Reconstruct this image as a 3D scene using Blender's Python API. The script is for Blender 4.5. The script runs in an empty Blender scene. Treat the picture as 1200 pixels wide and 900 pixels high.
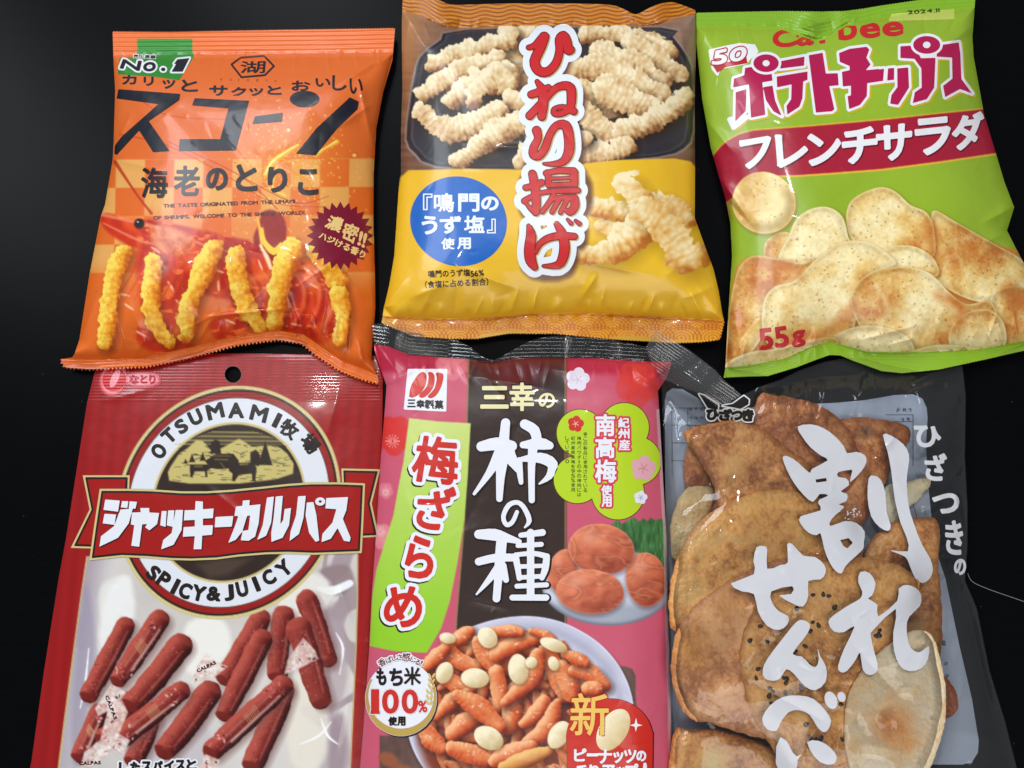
import bpy, math, random
import numpy as np
from mathutils import Vector

# ---------------------------------------------------------------- camera, world, light
scn = bpy.context.scene
HC = 0.45                       # camera height above the table (m)
TILT = math.radians(12.7)       # camera leans away from straight down
FPX = 900.0                     # focal length for a 1200 x 900 frame
cam_d = bpy.data.cameras.new('camera'); cam = bpy.data.objects.new('camera', cam_d)
scn.collection.objects.link(cam); scn.camera = cam
cam_d.sensor_width = 36.0; cam_d.sensor_fit = 'HORIZONTAL'; cam_d.lens = FPX * 36.0 / 1200.0
cam_d.clip_start = 0.01; cam_d.clip_end = 20.0
CAM = Vector((0.0, -HC * math.tan(TILT), HC))
cam.location = CAM; cam.rotation_euler = (TILT, 0, 0)

wd = bpy.data.worlds.new('World'); scn.world = wd; wd.use_nodes = True
bgn = wd.node_tree.nodes['Background']; bgn.inputs[0].default_value = (0.80, 0.87, 1.0, 1); bgn.inputs[1].default_value = 0.16

def area(name, loc, target, sx, sy, watts, col):
    d = bpy.data.lights.new(name, 'AREA'); d.shape = 'RECTANGLE'; d.size = sx; d.size_y = sy
    d.energy = watts; d.color = col
    o = bpy.data.objects.new(name, d); scn.collection.objects.link(o); o.location = loc
    o.rotation_euler = (Vector(target) - Vector(loc)).to_track_quat('-Z', 'Y').to_euler()
    return o
area('window_light', (-1.45, 1.00, 1.50), (0, 0, 0), 0.55, 0.95, 16, (0.86, 0.93, 1.0))
area('window_light', (-0.62, 1.62, 1.50), (0, 0, 0), 0.55, 0.95, 16, (0.90, 0.95, 1.0))
area('fill_light', (0.35, -1.25, 1.75), (0, 0, 0), 1.6, 1.2, 21, (1.0, 0.97, 0.93))  # added soft fill behind the camera, placed to stay out of reflections
area('ceiling_lamp', (0.10, 0.80, 1.75), (0.05, 0, 0), 0.07, 0.04, 4.5, (1.0, 0.98, 0.95))
area('glint_light', (-0.50, 0.45, 1.6), (0.0, 0, 0), 0.05, 0.05, 2.5, (1.0, 0.98, 0.95))  # small light added for sharp glints on the film

scn.view_settings.view_transform = 'Standard'; scn.view_settings.look = 'None'
scn.view_settings.exposure = 0.12; scn.view_settings.gamma = 1.0
scn.cycles.max_bounces = 10; scn.cycles.transparent_max_bounces = 32
scn.cycles.caustics_reflective = False; scn.cycles.caustics_refractive = False

# ---------------------------------------------------------------- geometry of the view
_t = TILT
def unproj(u, v, z):
    """world point at height z (m) seen at u, v (frame of 1200 x 900)"""
    dx = (np.asarray(u, float) - 600) / FPX; dy = -(np.asarray(v, float) - 450) / FPX
    rx = dx; ry = math.sin(_t) + dy * math.cos(_t); rz = -math.cos(_t) + dy * math.sin(_t)
    s = (np.asarray(z, float) - HC) / rz
    return np.stack([CAM[0] + s * rx, CAM[1] + s * ry, CAM[2] + s * rz], -1)

def lin(c):
    c = np.asarray(c, float)
    return np.where(c <= 0.04045, c / 12.92, ((c + 0.055) / 1.055) ** 2.4)
def rgb(*c): return np.array(c, float) / 255.0

# ---------------------------------------------------------------- noise
def vnoise(X, Y, seed=0):
    rs = np.random.RandomState(seed); T = rs.rand(64, 64)
    xi = np.floor(X).astype(int); yi = np.floor(Y).astype(int)
    fx = X - xi; fy = Y - yi; fx = fx * fx * (3 - 2 * fx); fy = fy * fy * (3 - 2 * fy)
    a = T[yi % 64, xi % 64]; b = T[yi % 64, (xi + 1) % 64]; c = T[(yi + 1) % 64, xi % 64]; d = T[(yi + 1) % 64, (xi + 1) % 64]
    return (a * (1 - fx) + b * fx) * (1 - fy) + (c * (1 - fx) + d * fx) * fy
def fbm(X, Y, sc, seed=0, octs=4):
    s = 0; a = 1; t = 0
    for k in range(octs):
        s = s + a * vnoise(X / sc * 2 ** k + 17.3 * k, Y / sc * 2 ** k + 9.1 * k, seed + k); t += a; a *= 0.5
    return s / t
def worley(X, Y, sc, seed=0):
    rs = np.random.RandomState(seed); J = rs.rand(32, 32, 2); gx = X / sc; gy = Y / sc; ix = np.floor(gx).astype(int); iy = np.floor(gy).astype(int); d = np.full(X.shape, 9.0)
    for a in (-1, 0, 1):
        for b in (-1, 0, 1):
            q = J[(iy + b) % 32, (ix + a) % 32]; d = np.minimum(d, (ix + a + q[..., 0] - gx) ** 2 + (iy + b + q[..., 1] - gy) ** 2)
    return np.sqrt(d)
def ss(a, b, x):
    t = np.clip((x - a) / (b - a), 0, 1); return t * t * (3 - 2 * t)

def blur(a, r):
    for ax in (0, 1):
        for _ in range(2):
            p = np.pad(a, [(r + 1, r) if k == ax else (0, 0) for k in range(2)], mode='edge'); c = np.cumsum(p, axis=ax)
            n = a.shape[ax]
            a = (np.take(c, range(2 * r + 1, 2 * r + 1 + n), axis=ax) - np.take(c, range(0, n), axis=ax)) / (2 * r + 1)
    return a

# ---------------------------------------------------------------- 2-D shapes as distance fields (positive inside)
def K(x0, y0, s):
    """coordinates measured in an enlarged view -> frame coordinates"""
    def f(pts):
        out = []
        for p in pts:
            q = (x0 + p[0] / s, y0 + p[1] / s)
            if len(p) > 2: q = q + (p[2] / s,)
            out.append(q)
        return out
    return f
def smooth(pts, n=6, closed=True):
    P = np.array(pts, float); N = len(P); out = []
    rng = range(N if closed else N - 1)
    for i in rng:
        if closed: p0, p1, p2, p3 = P[(i - 1) % N], P[i], P[(i + 1) % N], P[(i + 2) % N]
        else: p0, p1, p2, p3 = P[max(i - 1, 0)], P[i], P[i + 1], P[min(i + 2, N - 1)]
        for k in range(n):
            t = k / n
            out.append(0.5 * ((2 * p1) + (-p0 + p2) * t + (2 * p0 - 5 * p1 + 4 * p2 - p3) * t * t + (-p0 + 3 * p1 - 3 * p2 + p3) * t ** 3))
    if not closed: out.append(P[-1])
    return np.array(out)
def sd_polys(polys, X, Y):
    """signed distance to a set of closed outlines, non-zero winding"""
    d2 = np.full(X.shape, 1e12); w = np.zeros(X.shape, int)
    for P in polys:
        P = np.asarray(P, float)
        Q = np.roll(P, -1, axis=0)
        for (ax, ay), (bx, by) in zip(P[:, :2], Q[:, :2]):
            ex, ey = bx - ax, by - ay; L = ex * ex + ey * ey
            if L < 1e-12: continue
            px, py = X - ax, Y - ay
            t = np.clip((px * ex + py * ey) / L, 0, 1)
            qx = px - t * ex; qy = py - t * ey
            np.minimum(d2, qx * qx + qy * qy, out=d2)
            c = ex * py - ey * px
            w += ((ay <= Y) & (by > Y) & (c > 0)).astype(int) - ((ay > Y) & (by <= Y) & (c < 0)).astype(int)
    d = np.sqrt(d2)
    return np.where(w != 0, d, -d)
def sd_stroke(pts, X, Y):
    """pts (x, y, full width): union of tapered capsules"""
    f = np.full(X.shape, -1e6)
    P = np.asarray(pts, float)
    for a, b in zip(P[:-1], P[1:]):
        ex, ey = b[0] - a[0], b[1] - a[1]; L = ex * ex + ey * ey + 1e-9
        px, py = X - a[0], Y - a[1]
        t = np.clip((px * ex + py * ey) / L, 0, 1)
        r = (a[2] + (b[2] - a[2]) * t) * 0.5
        np.maximum(f, r - np.hypot(px - t * ex, py - t * ey), out=f)
    return f
def sd_ell(cx, cy, rx, ry, X, Y, rot=0):
    c, s = math.cos(rot), math.sin(rot)
    x = (X - cx) * c + (Y - cy) * s; y = -(X - cx) * s + (Y - cy) * c
    k = np.hypot(x / rx, y / ry) + 1e-9
    g = np.hypot(x / rx ** 2, y / ry ** 2) + 1e-9
    return np.where(k < 0.25, min(rx, ry) * (1 - k), -k * (k - 1) / g)

# glyph outlines come from Blender's built-in fonts
_gc = {}
def glyph(ch):
    if ch in _gc: return _gc[ch]
    cu = bpy.data.curves.new('g', 'FONT'); cu.body = ch; cu.size = 1.0
    ob = bpy.data.objects.new('g', cu); scn.collection.objects.link(ob)
    dg = bpy.context.evaluated_depsgraph_get(); dg.update()
    c2 = ob.evaluated_get(dg).to_curve(dg, apply_modifiers=False)
    polys = []
    for sp in c2.splines:
        bp = sp.bezier_points; n = len(bp)
        if n < 2: continue
        pts = []
        for i in range(n):
            a = bp[i]; b = bp[(i + 1) % n]
            p0, p1, p2, p3 = [np.array(q[:2]) for q in (a.co, a.handle_right, b.co, b.handle_left)]
            p2, p3 = p3, p2
            chord = np.linalg.norm(p3 - p0); dev = np.linalg.norm(p1 - p0 - (p3 - p0) / 3) + np.linalg.norm(p2 - p0 - (p3 - p0) * 2 / 3)
            k = 1 if dev < 0.004 else 4
            for j in range(k):
                t = j / k; m = 1 - t
                pts.append(p0 * m ** 3 + 3 * p1 * m * m * t + 3 * p2 * m * t * t + p3 * t ** 3)
        polys.append(np.array(pts))
    bpy.data.objects.remove(ob); bpy.data.curves.remove(cu)
    allp = np.concatenate(polys) if polys else np.zeros((1, 2))
    _gc[ch] = (polys, allp.min(0), allp.max(0))
    return _gc[ch]

class Field:
    """a flat piece of print: the union of shapes, measured in frame coordinates"""
    def __init__(s, x0, y0, x1, y1, step=0.8):
        s.step = step; s.x = np.arange(x0, x1 + step, step); s.y = np.arange(y0, y1 + step, step)
        s.X, s.Y = np.meshgrid(s.x, s.y); s.f = np.full(s.X.shape, -50.0)
    def win(s, lo, hi, m=9):
        i0 = max(0, int((lo[0] - m - s.x[0]) / s.step)); i1 = min(len(s.x), int((hi[0] + m - s.x[0]) / s.step) + 2)
        j0 = max(0, int((lo[1] - m - s.y[0]) / s.step)); j1 = min(len(s.y), int((hi[1] + m - s.y[0]) / s.step) + 2)
        return (slice(j0, max(j0, j1)), slice(i0, max(i0, i1)))
    def _add(s, w, g, sub=False):
        if sub: s.f[w] = np.minimum(s.f[w], -g)
        else: s.f[w] = np.maximum(s.f[w], g)
        return s
    def poly(s, *polys, sm=0, grow=0, sub=False):
        ps = [smooth(p, sm) if sm else np.array(p, float) for p in polys]
        a = np.concatenate(ps); w = s.win(a.min(0), a.max(0))
        return s._add(w, sd_polys(ps, s.X[w], s.Y[w]) + grow, sub)
    def stroke(s, pts, sm=4, grow=0, sub=False, w=None):
        P = np.array([tuple(p) if len(p) > 2 else tuple(p) + (w,) for p in pts], float)
        if sm and len(P) > 2: P = smooth(P, sm, closed=False)
        r = P[:, 2].max() / 2
        ww = s.win(P[:, :2].min(0) - r, P[:, :2].max(0) + r)
        return s._add(ww, sd_stroke(P, s.X[ww], s.Y[ww]) + grow, sub)
    def ell(s, cx, cy, rx, ry=None, rot=0, grow=0, sub=False):
        ry = ry or rx; m = max(rx, ry); w = s.win((cx - m, cy - m), (cx + m, cy + m))
        return s._add(w, sd_ell(cx, cy, rx, ry, s.X[w], s.Y[w], rot) + grow, sub)
    def glyph(s, ch, q, grow=0.0, sub=False):
        """fit the ink of one character into a box (x0,y0,x1,y1) or a quad tl,tr,br,bl"""
        polys, lo, hi = glyph(ch)
        if len(q) == 4 and not hasattr(q[0], '__len__'):
            q = [(q[0], q[1]), (q[2], q[1]), (q[2], q[3]), (q[0], q[3])]
        tl, tr, br, bl = [np.array(p[:2], float) for p in q]
        out = []
        for P in polys:
            a = ((P[:, 0] - lo[0]) / max(hi[0] - lo[0], 1e-6))[:, None]; b = (1 - (P[:, 1] - lo[1]) / max(hi[1] - lo[1], 1e-6))[:, None]
            out.append(tl * (1 - a) * (1 - b) + tr * a * (1 - b) + br * a * b + bl * (1 - a) * b)
        return s.poly(*out, grow=grow, sub=sub)
    def line(s, text, p0, p1, h, grow=0.0, adv=None, slant=0.0, bulge=0.0):
        """a line of text along the baseline p0 -> p1, capital height h"""
        p0 = np.array(p0, float); p1 = np.array(p1, float)
        d = (p1 - p0); L = np.linalg.norm(d); d = d / L; up = np.array([d[1], -d[0]])
        W = []; x = 0
        for ch in text:
            if ch == ' ': x += 0.42; continue
            if ord(ch) > 0x2000: W.append((ch, x + 0.0, 1)); x += 1.0
            else:
                g = glyph(ch); W.append((ch, x, 0)); x += (g[2][0] - g[1][0]) + 0.10
        k = L / max(x, 1e-6); cap = glyph('H')[2][1]; ky = h / cap
        for ch, xx, cj in W:
            polys, lo, hi = glyph(ch); out = []
            for P in polys:
                gx = P[:, 0] - (0 if cj else lo[0]); gy = P[:, 1]
                if cj: gy = (gy - 0.35) * 0.74 + 0.35
                X = (xx + gx) * k; t = X / L
                off = bulge * 4 * t * (1 - t)
                out.append(p0 + d * (X + slant * gy * ky)[:, None] + up * (gy * ky + off)[:, None])
            s.poly(*out, grow=grow)
        return s
    def clip(s, g): s.f = np.minimum(s.f, g); return s

def march(f, x, y):
    """polygons covering f > 0; returns uv, loops, loop starts, loop totals"""
    h, w = f.shape; f = np.where(np.abs(f) < 1e-4, 1e-4, f)
    ins = f > 0
    X, Y = np.meshgrid(x, y)
    nc = h * w
    hx = X[:, :-1] + (X[:, 1:] - X[:, :-1]) * (f[:, :-1] / (f[:, :-1] - f[:, 1:] + 1e-12)); 
    vy = Y[:-1] + (Y[1:] - Y[:-1]) * (f[:-1] / (f[:-1] - f[1:] + 1e-12))
    idc = np.arange(nc).reshape(h, w)
    idh = nc + np.arange(h * (w - 1)).reshape(h, w - 1)
    idv = nc + h * (w - 1) + np.arange((h - 1) * w).reshape(h - 1, w)
    uv = np.concatenate([np.stack([X.ravel(), Y.ravel()], 1), np.stack([hx.ravel(), Y[:, :-1].ravel()], 1), np.stack([X[:-1].ravel(), vy.ravel()], 1)])
    # corners in counter-clockwise order seen from above (frame y points down)
    c = [ins[:-1, :-1], ins[1:, :-1], ins[1:, 1:], ins[:-1, 1:]]
    ci = [idc[:-1, :-1], idc[1:, :-1], idc[1:, 1:], idc[:-1, 1:]]
    ei = [idv[:, :-1], idh[1:, :], idv[:, 1:], idh[:-1, :]]
    code = sum(c[k].astype(int) << k for k in range(4))
    loops = []; tot = []
    for cd in range(1, 16):
        m = code == cd
        if not m.any(): continue
        cols = []
        for k in range(4):
            a = (cd >> k) & 1; b = (cd >> ((k + 1) % 4)) & 1
            if a: cols.append(ci[k][m])
            if a != b: cols.append(ei[k][m])
        A = np.stack(cols, 1); loops.append(A.ravel()); tot.append(np.full(len(A), A.shape[1]))
    if not loops: return None
    L = np.concatenate(loops); T = np.concatenate(tot)
    u, inv = np.unique(L, return_inverse=True)
    return uv[u], inv, np.concatenate([[0], np.cumsum(T)[:-1]]), T

def make_obj(name, co, L, S, T, mat, parent=None, col=None, smooth_=True):
    me = bpy.data.meshes.new(name)
    base = np.array(parent.location) if parent is not None and parent.type == 'EMPTY' else np.zeros(3)
    if parent is not None and parent.parent is not None: base = np.array(parent.parent.location)
    co = co - base
    me.vertices.add(len(co)); me.vertices.foreach_set('co', co.astype(np.float32).ravel())
    me.loops.add(len(L)); me.loops.foreach_set('vertex_index', L.astype(np.int32))
    me.polygons.add(len(S)); me.polygons.foreach_set('loop_start', S.astype(np.int32)); me.polygons.foreach_set('loop_total', T.astype(np.int32))
    me.polygons.foreach_set('use_smooth', np.full(len(S), smooth_))
    if col is not None:
        at = me.color_attributes.new('Col', 'FLOAT_COLOR', 'POINT')
        at.data.foreach_set('color', np.concatenate([col, np.ones((len(col), 1))], 1).astype(np.float32).ravel())
    me.update(calc_edges=True); me.validate()
    me.materials.append(mat)
    o = bpy.data.objects.new(name, me); scn.collection.objects.link(o)
    if parent is not None: o.parent = parent
    return o
def thing(name, label, cat, loc, group=None):
    o = bpy.data.objects.new(name, None); scn.collection.objects.link(o); o.location = loc
    o.empty_display_size = 0.02
    o['label'] = label; o['category'] = cat
    if group: o['group'] = group
    return o

# ---------------------------------------------------------------- materials
def newmat(name):
    m = bpy.data.materials.new(name); m.use_nodes = True
    nt = m.node_tree; return m, nt, nt.nodes, nt.links, nt.nodes['Principled BSDF']
def crinkle(nt, bsdf, strength=0.10, scale=60.0, dist=0.004, kind='film'):
    n, l = nt.nodes, nt.links
    geo = n.new('ShaderNodeNewGeometry')
    w = n.new('ShaderNodeTexNoise'); w.inputs['Scale'].default_value = scale; w.inputs['Detail'].default_value = 2.0
    l.new(geo.outputs['Position'], w.inputs['Vector'])
    b = n.new('ShaderNodeBump'); b.inputs['Strength'].default_value = strength; b.inputs['Distance'].default_value = dist
    v = n.new('ShaderNodeTexVoronoi'); v.feature = 'F1'; v.inputs['Scale'].default_value = 95.0; v.inputs['Randomness'].default_value = 1.0
    ds = n.new('ShaderNodeVectorMath'); ds.operation = 'MULTIPLY_ADD'; ds.inputs[1].default_value = (.012, .012, .012)
    l.new(w.outputs['Color'], ds.inputs[0]); l.new(geo.outputs['Position'], ds.inputs[2]); l.new(ds.outputs[0], v.inputs['Vector'])
    mx = n.new('ShaderNodeMath'); mx.operation = 'MULTIPLY_ADD'; mx.inputs[1].default_value = 0.22; l.new(v.outputs['Distance'], mx.inputs[0]); l.new(w.outputs['Fac'], mx.inputs[2])
    l.new(mx.outputs[0], b.inputs['Height']); l.new(b.outputs['Normal'], bsdf.inputs['Normal'])
_mc = {}
def ink(c, rough=0.34, name=None, coat=0.16):
    """printed film of one colour"""
    key = tuple(np.round(np.array(c, float), 3)) + (rough, coat)
    if key in _mc: return _mc[key]
    m, nt, n, l, b = newmat(name or 'print_ink')
    b.inputs['Specular IOR Level'].default_value = .36; b.inputs['Base Color'].default_value = (*lin(c), 1); b.inputs['Roughness'].default_value = rough
    b.inputs['Coat Weight'].default_value = coat; b.inputs['Coat Roughness'].default_value = 0.06
    crinkle(nt, b, 0.12); _mc[key] = m
    return m
def print_mat(name='printed_film', rough=0.34, coat=0.16, bump=0.12):
    m, nt, n, l, b = newmat(name)
    a = n.new('ShaderNodeVertexColor'); a.layer_name = 'Col'
    l.new(a.outputs['Color'], b.inputs['Base Color']); b.inputs['Roughness'].default_value = rough; b.inputs['Specular IOR Level'].default_value = .36
    b.inputs['Coat Weight'].default_value = coat; b.inputs['Coat Roughness'].default_value = 0.06
    crinkle(nt, b, bump); return m
def clear_mat(name='clear_film', haze=0.04, tint=(0.97, 0.98, 1.0), rough=0.06, bump=0.25, ior_gain=1.0, scale=45.0):
    """thin transparent film: see-through with a gloss that grows at grazing angles"""
    m = bpy.data.materials.new(name); m.use_nodes = True; nt = m.node_tree; n, l = nt.nodes, nt.links
    n.clear(); out = n.new('ShaderNodeOutputMaterial')
    tr = n.new('ShaderNodeBsdfTransparent'); tr.inputs[0].default_value = (*tint, 1)
    gl = n.new('ShaderNodeBsdfGlossy'); gl.inputs['Roughness'].default_value = rough
    df = n.new('ShaderNodeBsdfDiffuse'); df.inputs[0].default_value = (0.8, 0.82, 0.85, 1)
    fr = n.new('ShaderNodeFresnel'); fr.inputs['IOR'].default_value = 1.5
    ml = n.new('ShaderNodeMath'); ml.operation = 'MULTIPLY'; ml.inputs[1].default_value = ior_gain; ml.use_clamp = True
    geo = n.new('ShaderNodeNewGeometry'); w = n.new('ShaderNodeTexNoise'); w.inputs['Scale'].default_value = scale; w.inputs['Detail'].default_value = 1.5
    bp = n.new('ShaderNodeBump'); bp.inputs['Strength'].default_value = bump; bp.inputs['Distance'].default_value = 0.004
    l.new(geo.outputs['Position'], w.inputs['Vector']); l.new(w.outputs['Fac'], bp.inputs['Height'])
    l.new(bp.outputs['Normal'], gl.inputs['Normal']); l.new(bp.outputs['Normal'], fr.inputs['Normal'])
    m1 = n.new('ShaderNodeMixShader'); m1.inputs[0].default_value = haze
    l.new(tr.outputs[0], m1.inputs[1]); l.new(df.outputs[0], m1.inputs[2])
    m2 = n.new('ShaderNodeMixShader'); l.new(fr.outputs[0], ml.inputs[0]); l.new(ml.outputs[0], m2.inputs[0])
    l.new(m1.outputs[0], m2.inputs[1]); l.new(gl.outputs[0], m2.inputs[2]); l.new(m2.outputs[0], out.inputs[0])
    return m
PRINT = print_mat()

# ---------------------------------------------------------------- a bag: heights and colours over a lattice
def zig(P, period=4.0, amp=1.6):
    """zigzag cut along a polyline"""
    P = np.array(P, float); out = []; k = 0; carry = 0.0
    for a, b in zip(P[:-1], P[1:]):
        d = b - a; L = np.linalg.norm(d)
        if L < 1e-6: continue
        n = np.array([d[1], -d[0]]) / L; m = max(1, int(round(L / (period / 2))))
        for i in range(m):
            out.append(tuple(a + d * i / m + n * (amp / 2 if k % 2 else -amp / 2))); k += 1
    out.append(tuple(P[-1])); return out

class Bag:
    def __init__(s, x0, y0, x1, y1, step, root):
        s.step = step; s.x = np.arange(x0, x1 + step, step, dtype=float); s.y = np.arange(y0, y1 + step, step, dtype=float)
        s.X, s.Y = np.meshgrid(s.x, s.y); s.h = np.zeros(s.X.shape); s.rgb = np.ones(s.X.shape + (3,)); s.root = root; s.parts = []
    def pillow(s, body, z0, H, D, p=2.2, q=0.75):
        d = sd_polys([np.array(body, float)], s.X, s.Y); s.d = d
        t = np.clip(d / D, 0, 1)
        h = H * np.clip(1 - (1 - t) ** p, 0, 1) ** q
        m = ss(0, 26, d); hb = blur(h, int(max(2, 9 / s.step)))      # rounds the creases, keeps the foot of the pillow
        hb = blur(hb, int(max(2, 9 / s.step)))
        s.h = z0 + h * (1 - m) + hb * m
        return s
    def ridge(s, a, b, amp, w, k=1.0):
        """a fold from a to b, amp in mm, w px half width; sharper on one side"""
        ax, ay = a; bx, by = b; ex, ey = bx - ax, by - ay; L = math.hypot(ex, ey)
        m = 3 * w; lo = (min(ax, bx) - m, min(ay, by) - m); hi = (max(ax, bx) + m, max(ay, by) + m)
        i0, i1 = np.searchsorted(s.x, [lo[0], hi[0]]); j0, j1 = np.searchsorted(s.y, [lo[1], hi[1]])
        sl = (slice(j0, j1), slice(i0, i1)); X, Y = s.X[sl], s.Y[sl]
        t = ((X - ax) * ex + (Y - ay) * ey) / L / L; dd = ((X - ax) * ey - (Y - ay) * ex) / L
        pr = np.exp(-(np.abs(dd) / w) ** 1.3 * np.where(dd > 0, 1.0, k)) * ss(-0.12, 0.35, t) * (1 - ss(0.55, 1.12, t))
        s.h[sl] += amp * 0.001 * pr
    def crumple(s, a, b, n, into, amp, seed, lmin=12, lmax=45, w=2.2):
        """folds running from the seal a->b into the bag"""
        r = random.Random(seed)
        for k in range(n):
            t = (k + r.random()) / n; x = a[0] + (b[0] - a[0]) * t; y = a[1] + (b[1] - a[1]) * t
            L = r.uniform(lmin, lmax); an = r.uniform(-0.5, 0.5)
            dx, dy = into; c, q = math.cos(an), math.sin(an); ux, uy = dx * c - dy * q, dx * q + dy * c
            s.ridge((x - ux * 4, y - uy * 4), (x + ux * L, y + uy * L), amp * r.uniform(0.4, 1.0) * (1 if r.random() < 0.7 else -0.8), w * r.uniform(0.8, 2.2), r.uniform(0.6, 1.8))
    def fine(s, seed, n, box, amp=.22):
        s.facets(seed, n, amp, 8, 34, box, 2.0)
    def facets(s, seed, n, amp, lo=15, hi=60, box=None, w=4):
        r = random.Random(seed); x0, y0, x1, y1 = box or (s.x[0], s.y[0], s.x[-1], s.y[-1])
        for k in range(n):
            x, y = r.uniform(x0, x1), r.uniform(y0, y1); an = r.uniform(0, math.pi); L = r.uniform(lo, hi)
            s.ridge((x, y), (x + L * math.cos(an), y + L * math.sin(an)), amp * r.uniform(-1, 1), w * r.uniform(0.7, 2.5), r.uniform(0.4, 2.0))
    def z(s, u, v):
        fx = np.clip((u - s.x[0]) / s.step, 0, len(s.x) - 1.001); fy = np.clip((v - s.y[0]) / s.step, 0, len(s.y) - 1.001)
        i = fx.astype(int); j = fy.astype(int); a = fx - i; b = fy - j
        return (s.h[j, i] * (1 - a) + s.h[j, i + 1] * a) * (1 - b) + (s.h[j + 1, i] * (1 - a) + s.h[j + 1, i + 1] * a) * b
    def c(s, u, v):
        fx = np.clip((u - s.x[0]) / s.step, 0, len(s.x) - 1.001); fy = np.clip((v - s.y[0]) / s.step, 0, len(s.y) - 1.001)
        i = fx.astype(int); j = fy.astype(int); a = (fx - i)[:, None]; b = (fy - j)[:, None]
        return (s.rgb[j, i] * (1 - a) + s.rgb[j, i + 1] * a) * (1 - b) + (s.rgb[j + 1, i] * (1 - a) + s.rgb[j + 1, i + 1] * a) * b
    # painting of the printed picture -------------------------------------
    def paint(s, f, col, soft=0.6, op=1.0):
        a = np.clip(0.5 + f / (2 * soft), 0, 1) * op
        s.rgb = s.rgb * (1 - a[..., None]) + np.asarray(col) * a[..., None]
    def sub(s, lo, hi, m=4):
        i0, i1 = np.searchsorted(s.x, [lo[0] - m, hi[0] + m]); j0, j1 = np.searchsorted(s.y, [lo[1] - m, hi[1] + m])
        return (slice(j0, j1), slice(i0, i1))
    def paint_poly(s, P, col, sm=0, soft=0.6, op=1.0):
        P = smooth(P, sm) if sm else np.array(P, float); w = s.sub(P.min(0), P.max(0), 4 + soft * 2)
        f = sd_polys([P], s.X[w], s.Y[w]); a = (np.clip(0.5 + f / (2 * soft), 0, 1) * op)[..., None]
        s.rgb[w] = s.rgb[w] * (1 - a) + (col(s.X[w], s.Y[w], f) if callable(col) else np.asarray(col)) * a
    def paint_ell(s, cx, cy, rx, ry, col, rot=0, soft=0.6, op=1.0, wob=0, seed=0):
        m = max(rx, ry) * (1 + wob); w = s.sub((cx - m, cy - m), (cx + m, cy + m), 4 + soft * 2); X, Y = s.X[w], s.Y[w]
        f = sd_ell(cx, cy, rx, ry, X, Y, rot)
        if wob: f = f + (fbm(X, Y, min(rx, ry) * 0.8, seed, 3) - 0.5) * wob * min(rx, ry)
        a = (np.clip(0.5 + f / (2 * soft), 0, 1) * op)[..., None]
        s.rgb[w] = s.rgb[w] * (1 - a) + (col(X, Y, f) if callable(col) else np.asarray(col)) * a
    def paint_stroke(s, pts, col, sm=4, soft=0.6, op=1.0, w=None):
        P = np.array([tuple(p) if len(p) > 2 else tuple(p) + (w,) for p in pts], float)
        if sm and len(P) > 2: P = smooth(P, sm, closed=False)
        r = P[:, 2].max() / 2; ww = s.sub(P[:, :2].min(0) - r, P[:, :2].max(0) + r, 4 + soft * 2); X, Y = s.X[ww], s.Y[ww]
        f = sd_stroke(P, X, Y); a = (np.clip(0.5 + f / (2 * soft), 0, 1) * op)[..., None]
        s.rgb[ww] = s.rgb[ww] * (1 - a) + (col(X, Y, f) if callable(col) else np.asarray(col)) * a
    def stick(s, pts, base, hi, lo, seed=0, rough=0.5, ridged=0.0, shadow=0.35, period=5.0, crumb=0.0, csz=3.4):
        """picture of a knobbly snack stick, printed"""
        P = np.array(pts, float)
        if len(P) > 2: P = smooth(P, 5, closed=False)
        else: P = np.array([P[0] + (P[1] - P[0]) * t for t in np.linspace(0, 1, 8)])
        r = P[:, 2].max() / 2
        if shadow:
            Q = P.copy(); Q[:, 0] += r * 0.25; Q[:, 1] += r * 0.35
            s.paint_stroke([tuple(q) for q in Q], np.array(lo) * 0.35, sm=0, soft=r * 0.5, op=shadow)
        w = s.sub(P[:, :2].min(0) - r, P[:, :2].max(0) + r, 6); X, Y = s.X[w], s.Y[w]
        best = np.full(X.shape, -1e6); nx = np.zeros(X.shape); ny = np.zeros(X.shape); al = np.zeros(X.shape); acc = 0
        for a, b in zip(P[:-1], P[1:]):
            ex, ey = b[0] - a[0], b[1] - a[1]; L = ex * ex + ey * ey + 1e-9; Ln = math.sqrt(L)
            t = np.clip(((X - a[0]) * ex + (Y - a[1]) * ey) / L, 0, 1); rr = (a[2] + (b[2] - a[2]) * t) * 0.5
            dx = X - a[0] - t * ex; dy = Y - a[1] - t * ey; g = rr - np.hypot(dx, dy)
            m = g > best; best = np.where(m, g, best); nx = np.where(m, dx / rr, nx); ny = np.where(m, dy / rr, ny); al = np.where(m, acc + t * Ln, al)
            acc += Ln
        n1 = fbm(X, Y, r * 0.9, seed, 4) - 0.5; n2 = fbm(X, Y, r * 0.35, seed + 9, 3) - 0.5
        rg = np.sin(al / period * 2 * math.pi + n1 * 11 + (nx + ny) * 1.6) * ridged * (0.5 + 1.2 * np.clip(n2 + .5, 0, 1))
        wv_ = (0.45 - worley(X + n1 * 5, Y + n2 * 4, csz, seed)) * crumb
        f = best + n1 * r * rough * 0.9 + rg * r * 0.13 + wv_ * r * .38
        nx = nx + n1 * rough * 1.3; ny = ny + n2 * rough * 1.6
        lam = np.clip(0.62 - 0.42 * nx - 0.48 * ny + n2 * rough * 0.9 + rg * 0.22 + wv_ * .9 + np.minimum(best / r, 0.6) * 0.25 - 0.1, 0, 1)
        c = np.where(lam[..., None] < 0.5, lo + (base - lo) * (lam[..., None] / 0.5), base + (hi - base) * ((lam[..., None] - 0.5) / 0.5))
        a = np.clip(0.5 + f / 1.2, 0, 1)[..., None]
        s.rgb[w] = s.rgb[w] * (1 - a) + c * a
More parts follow.
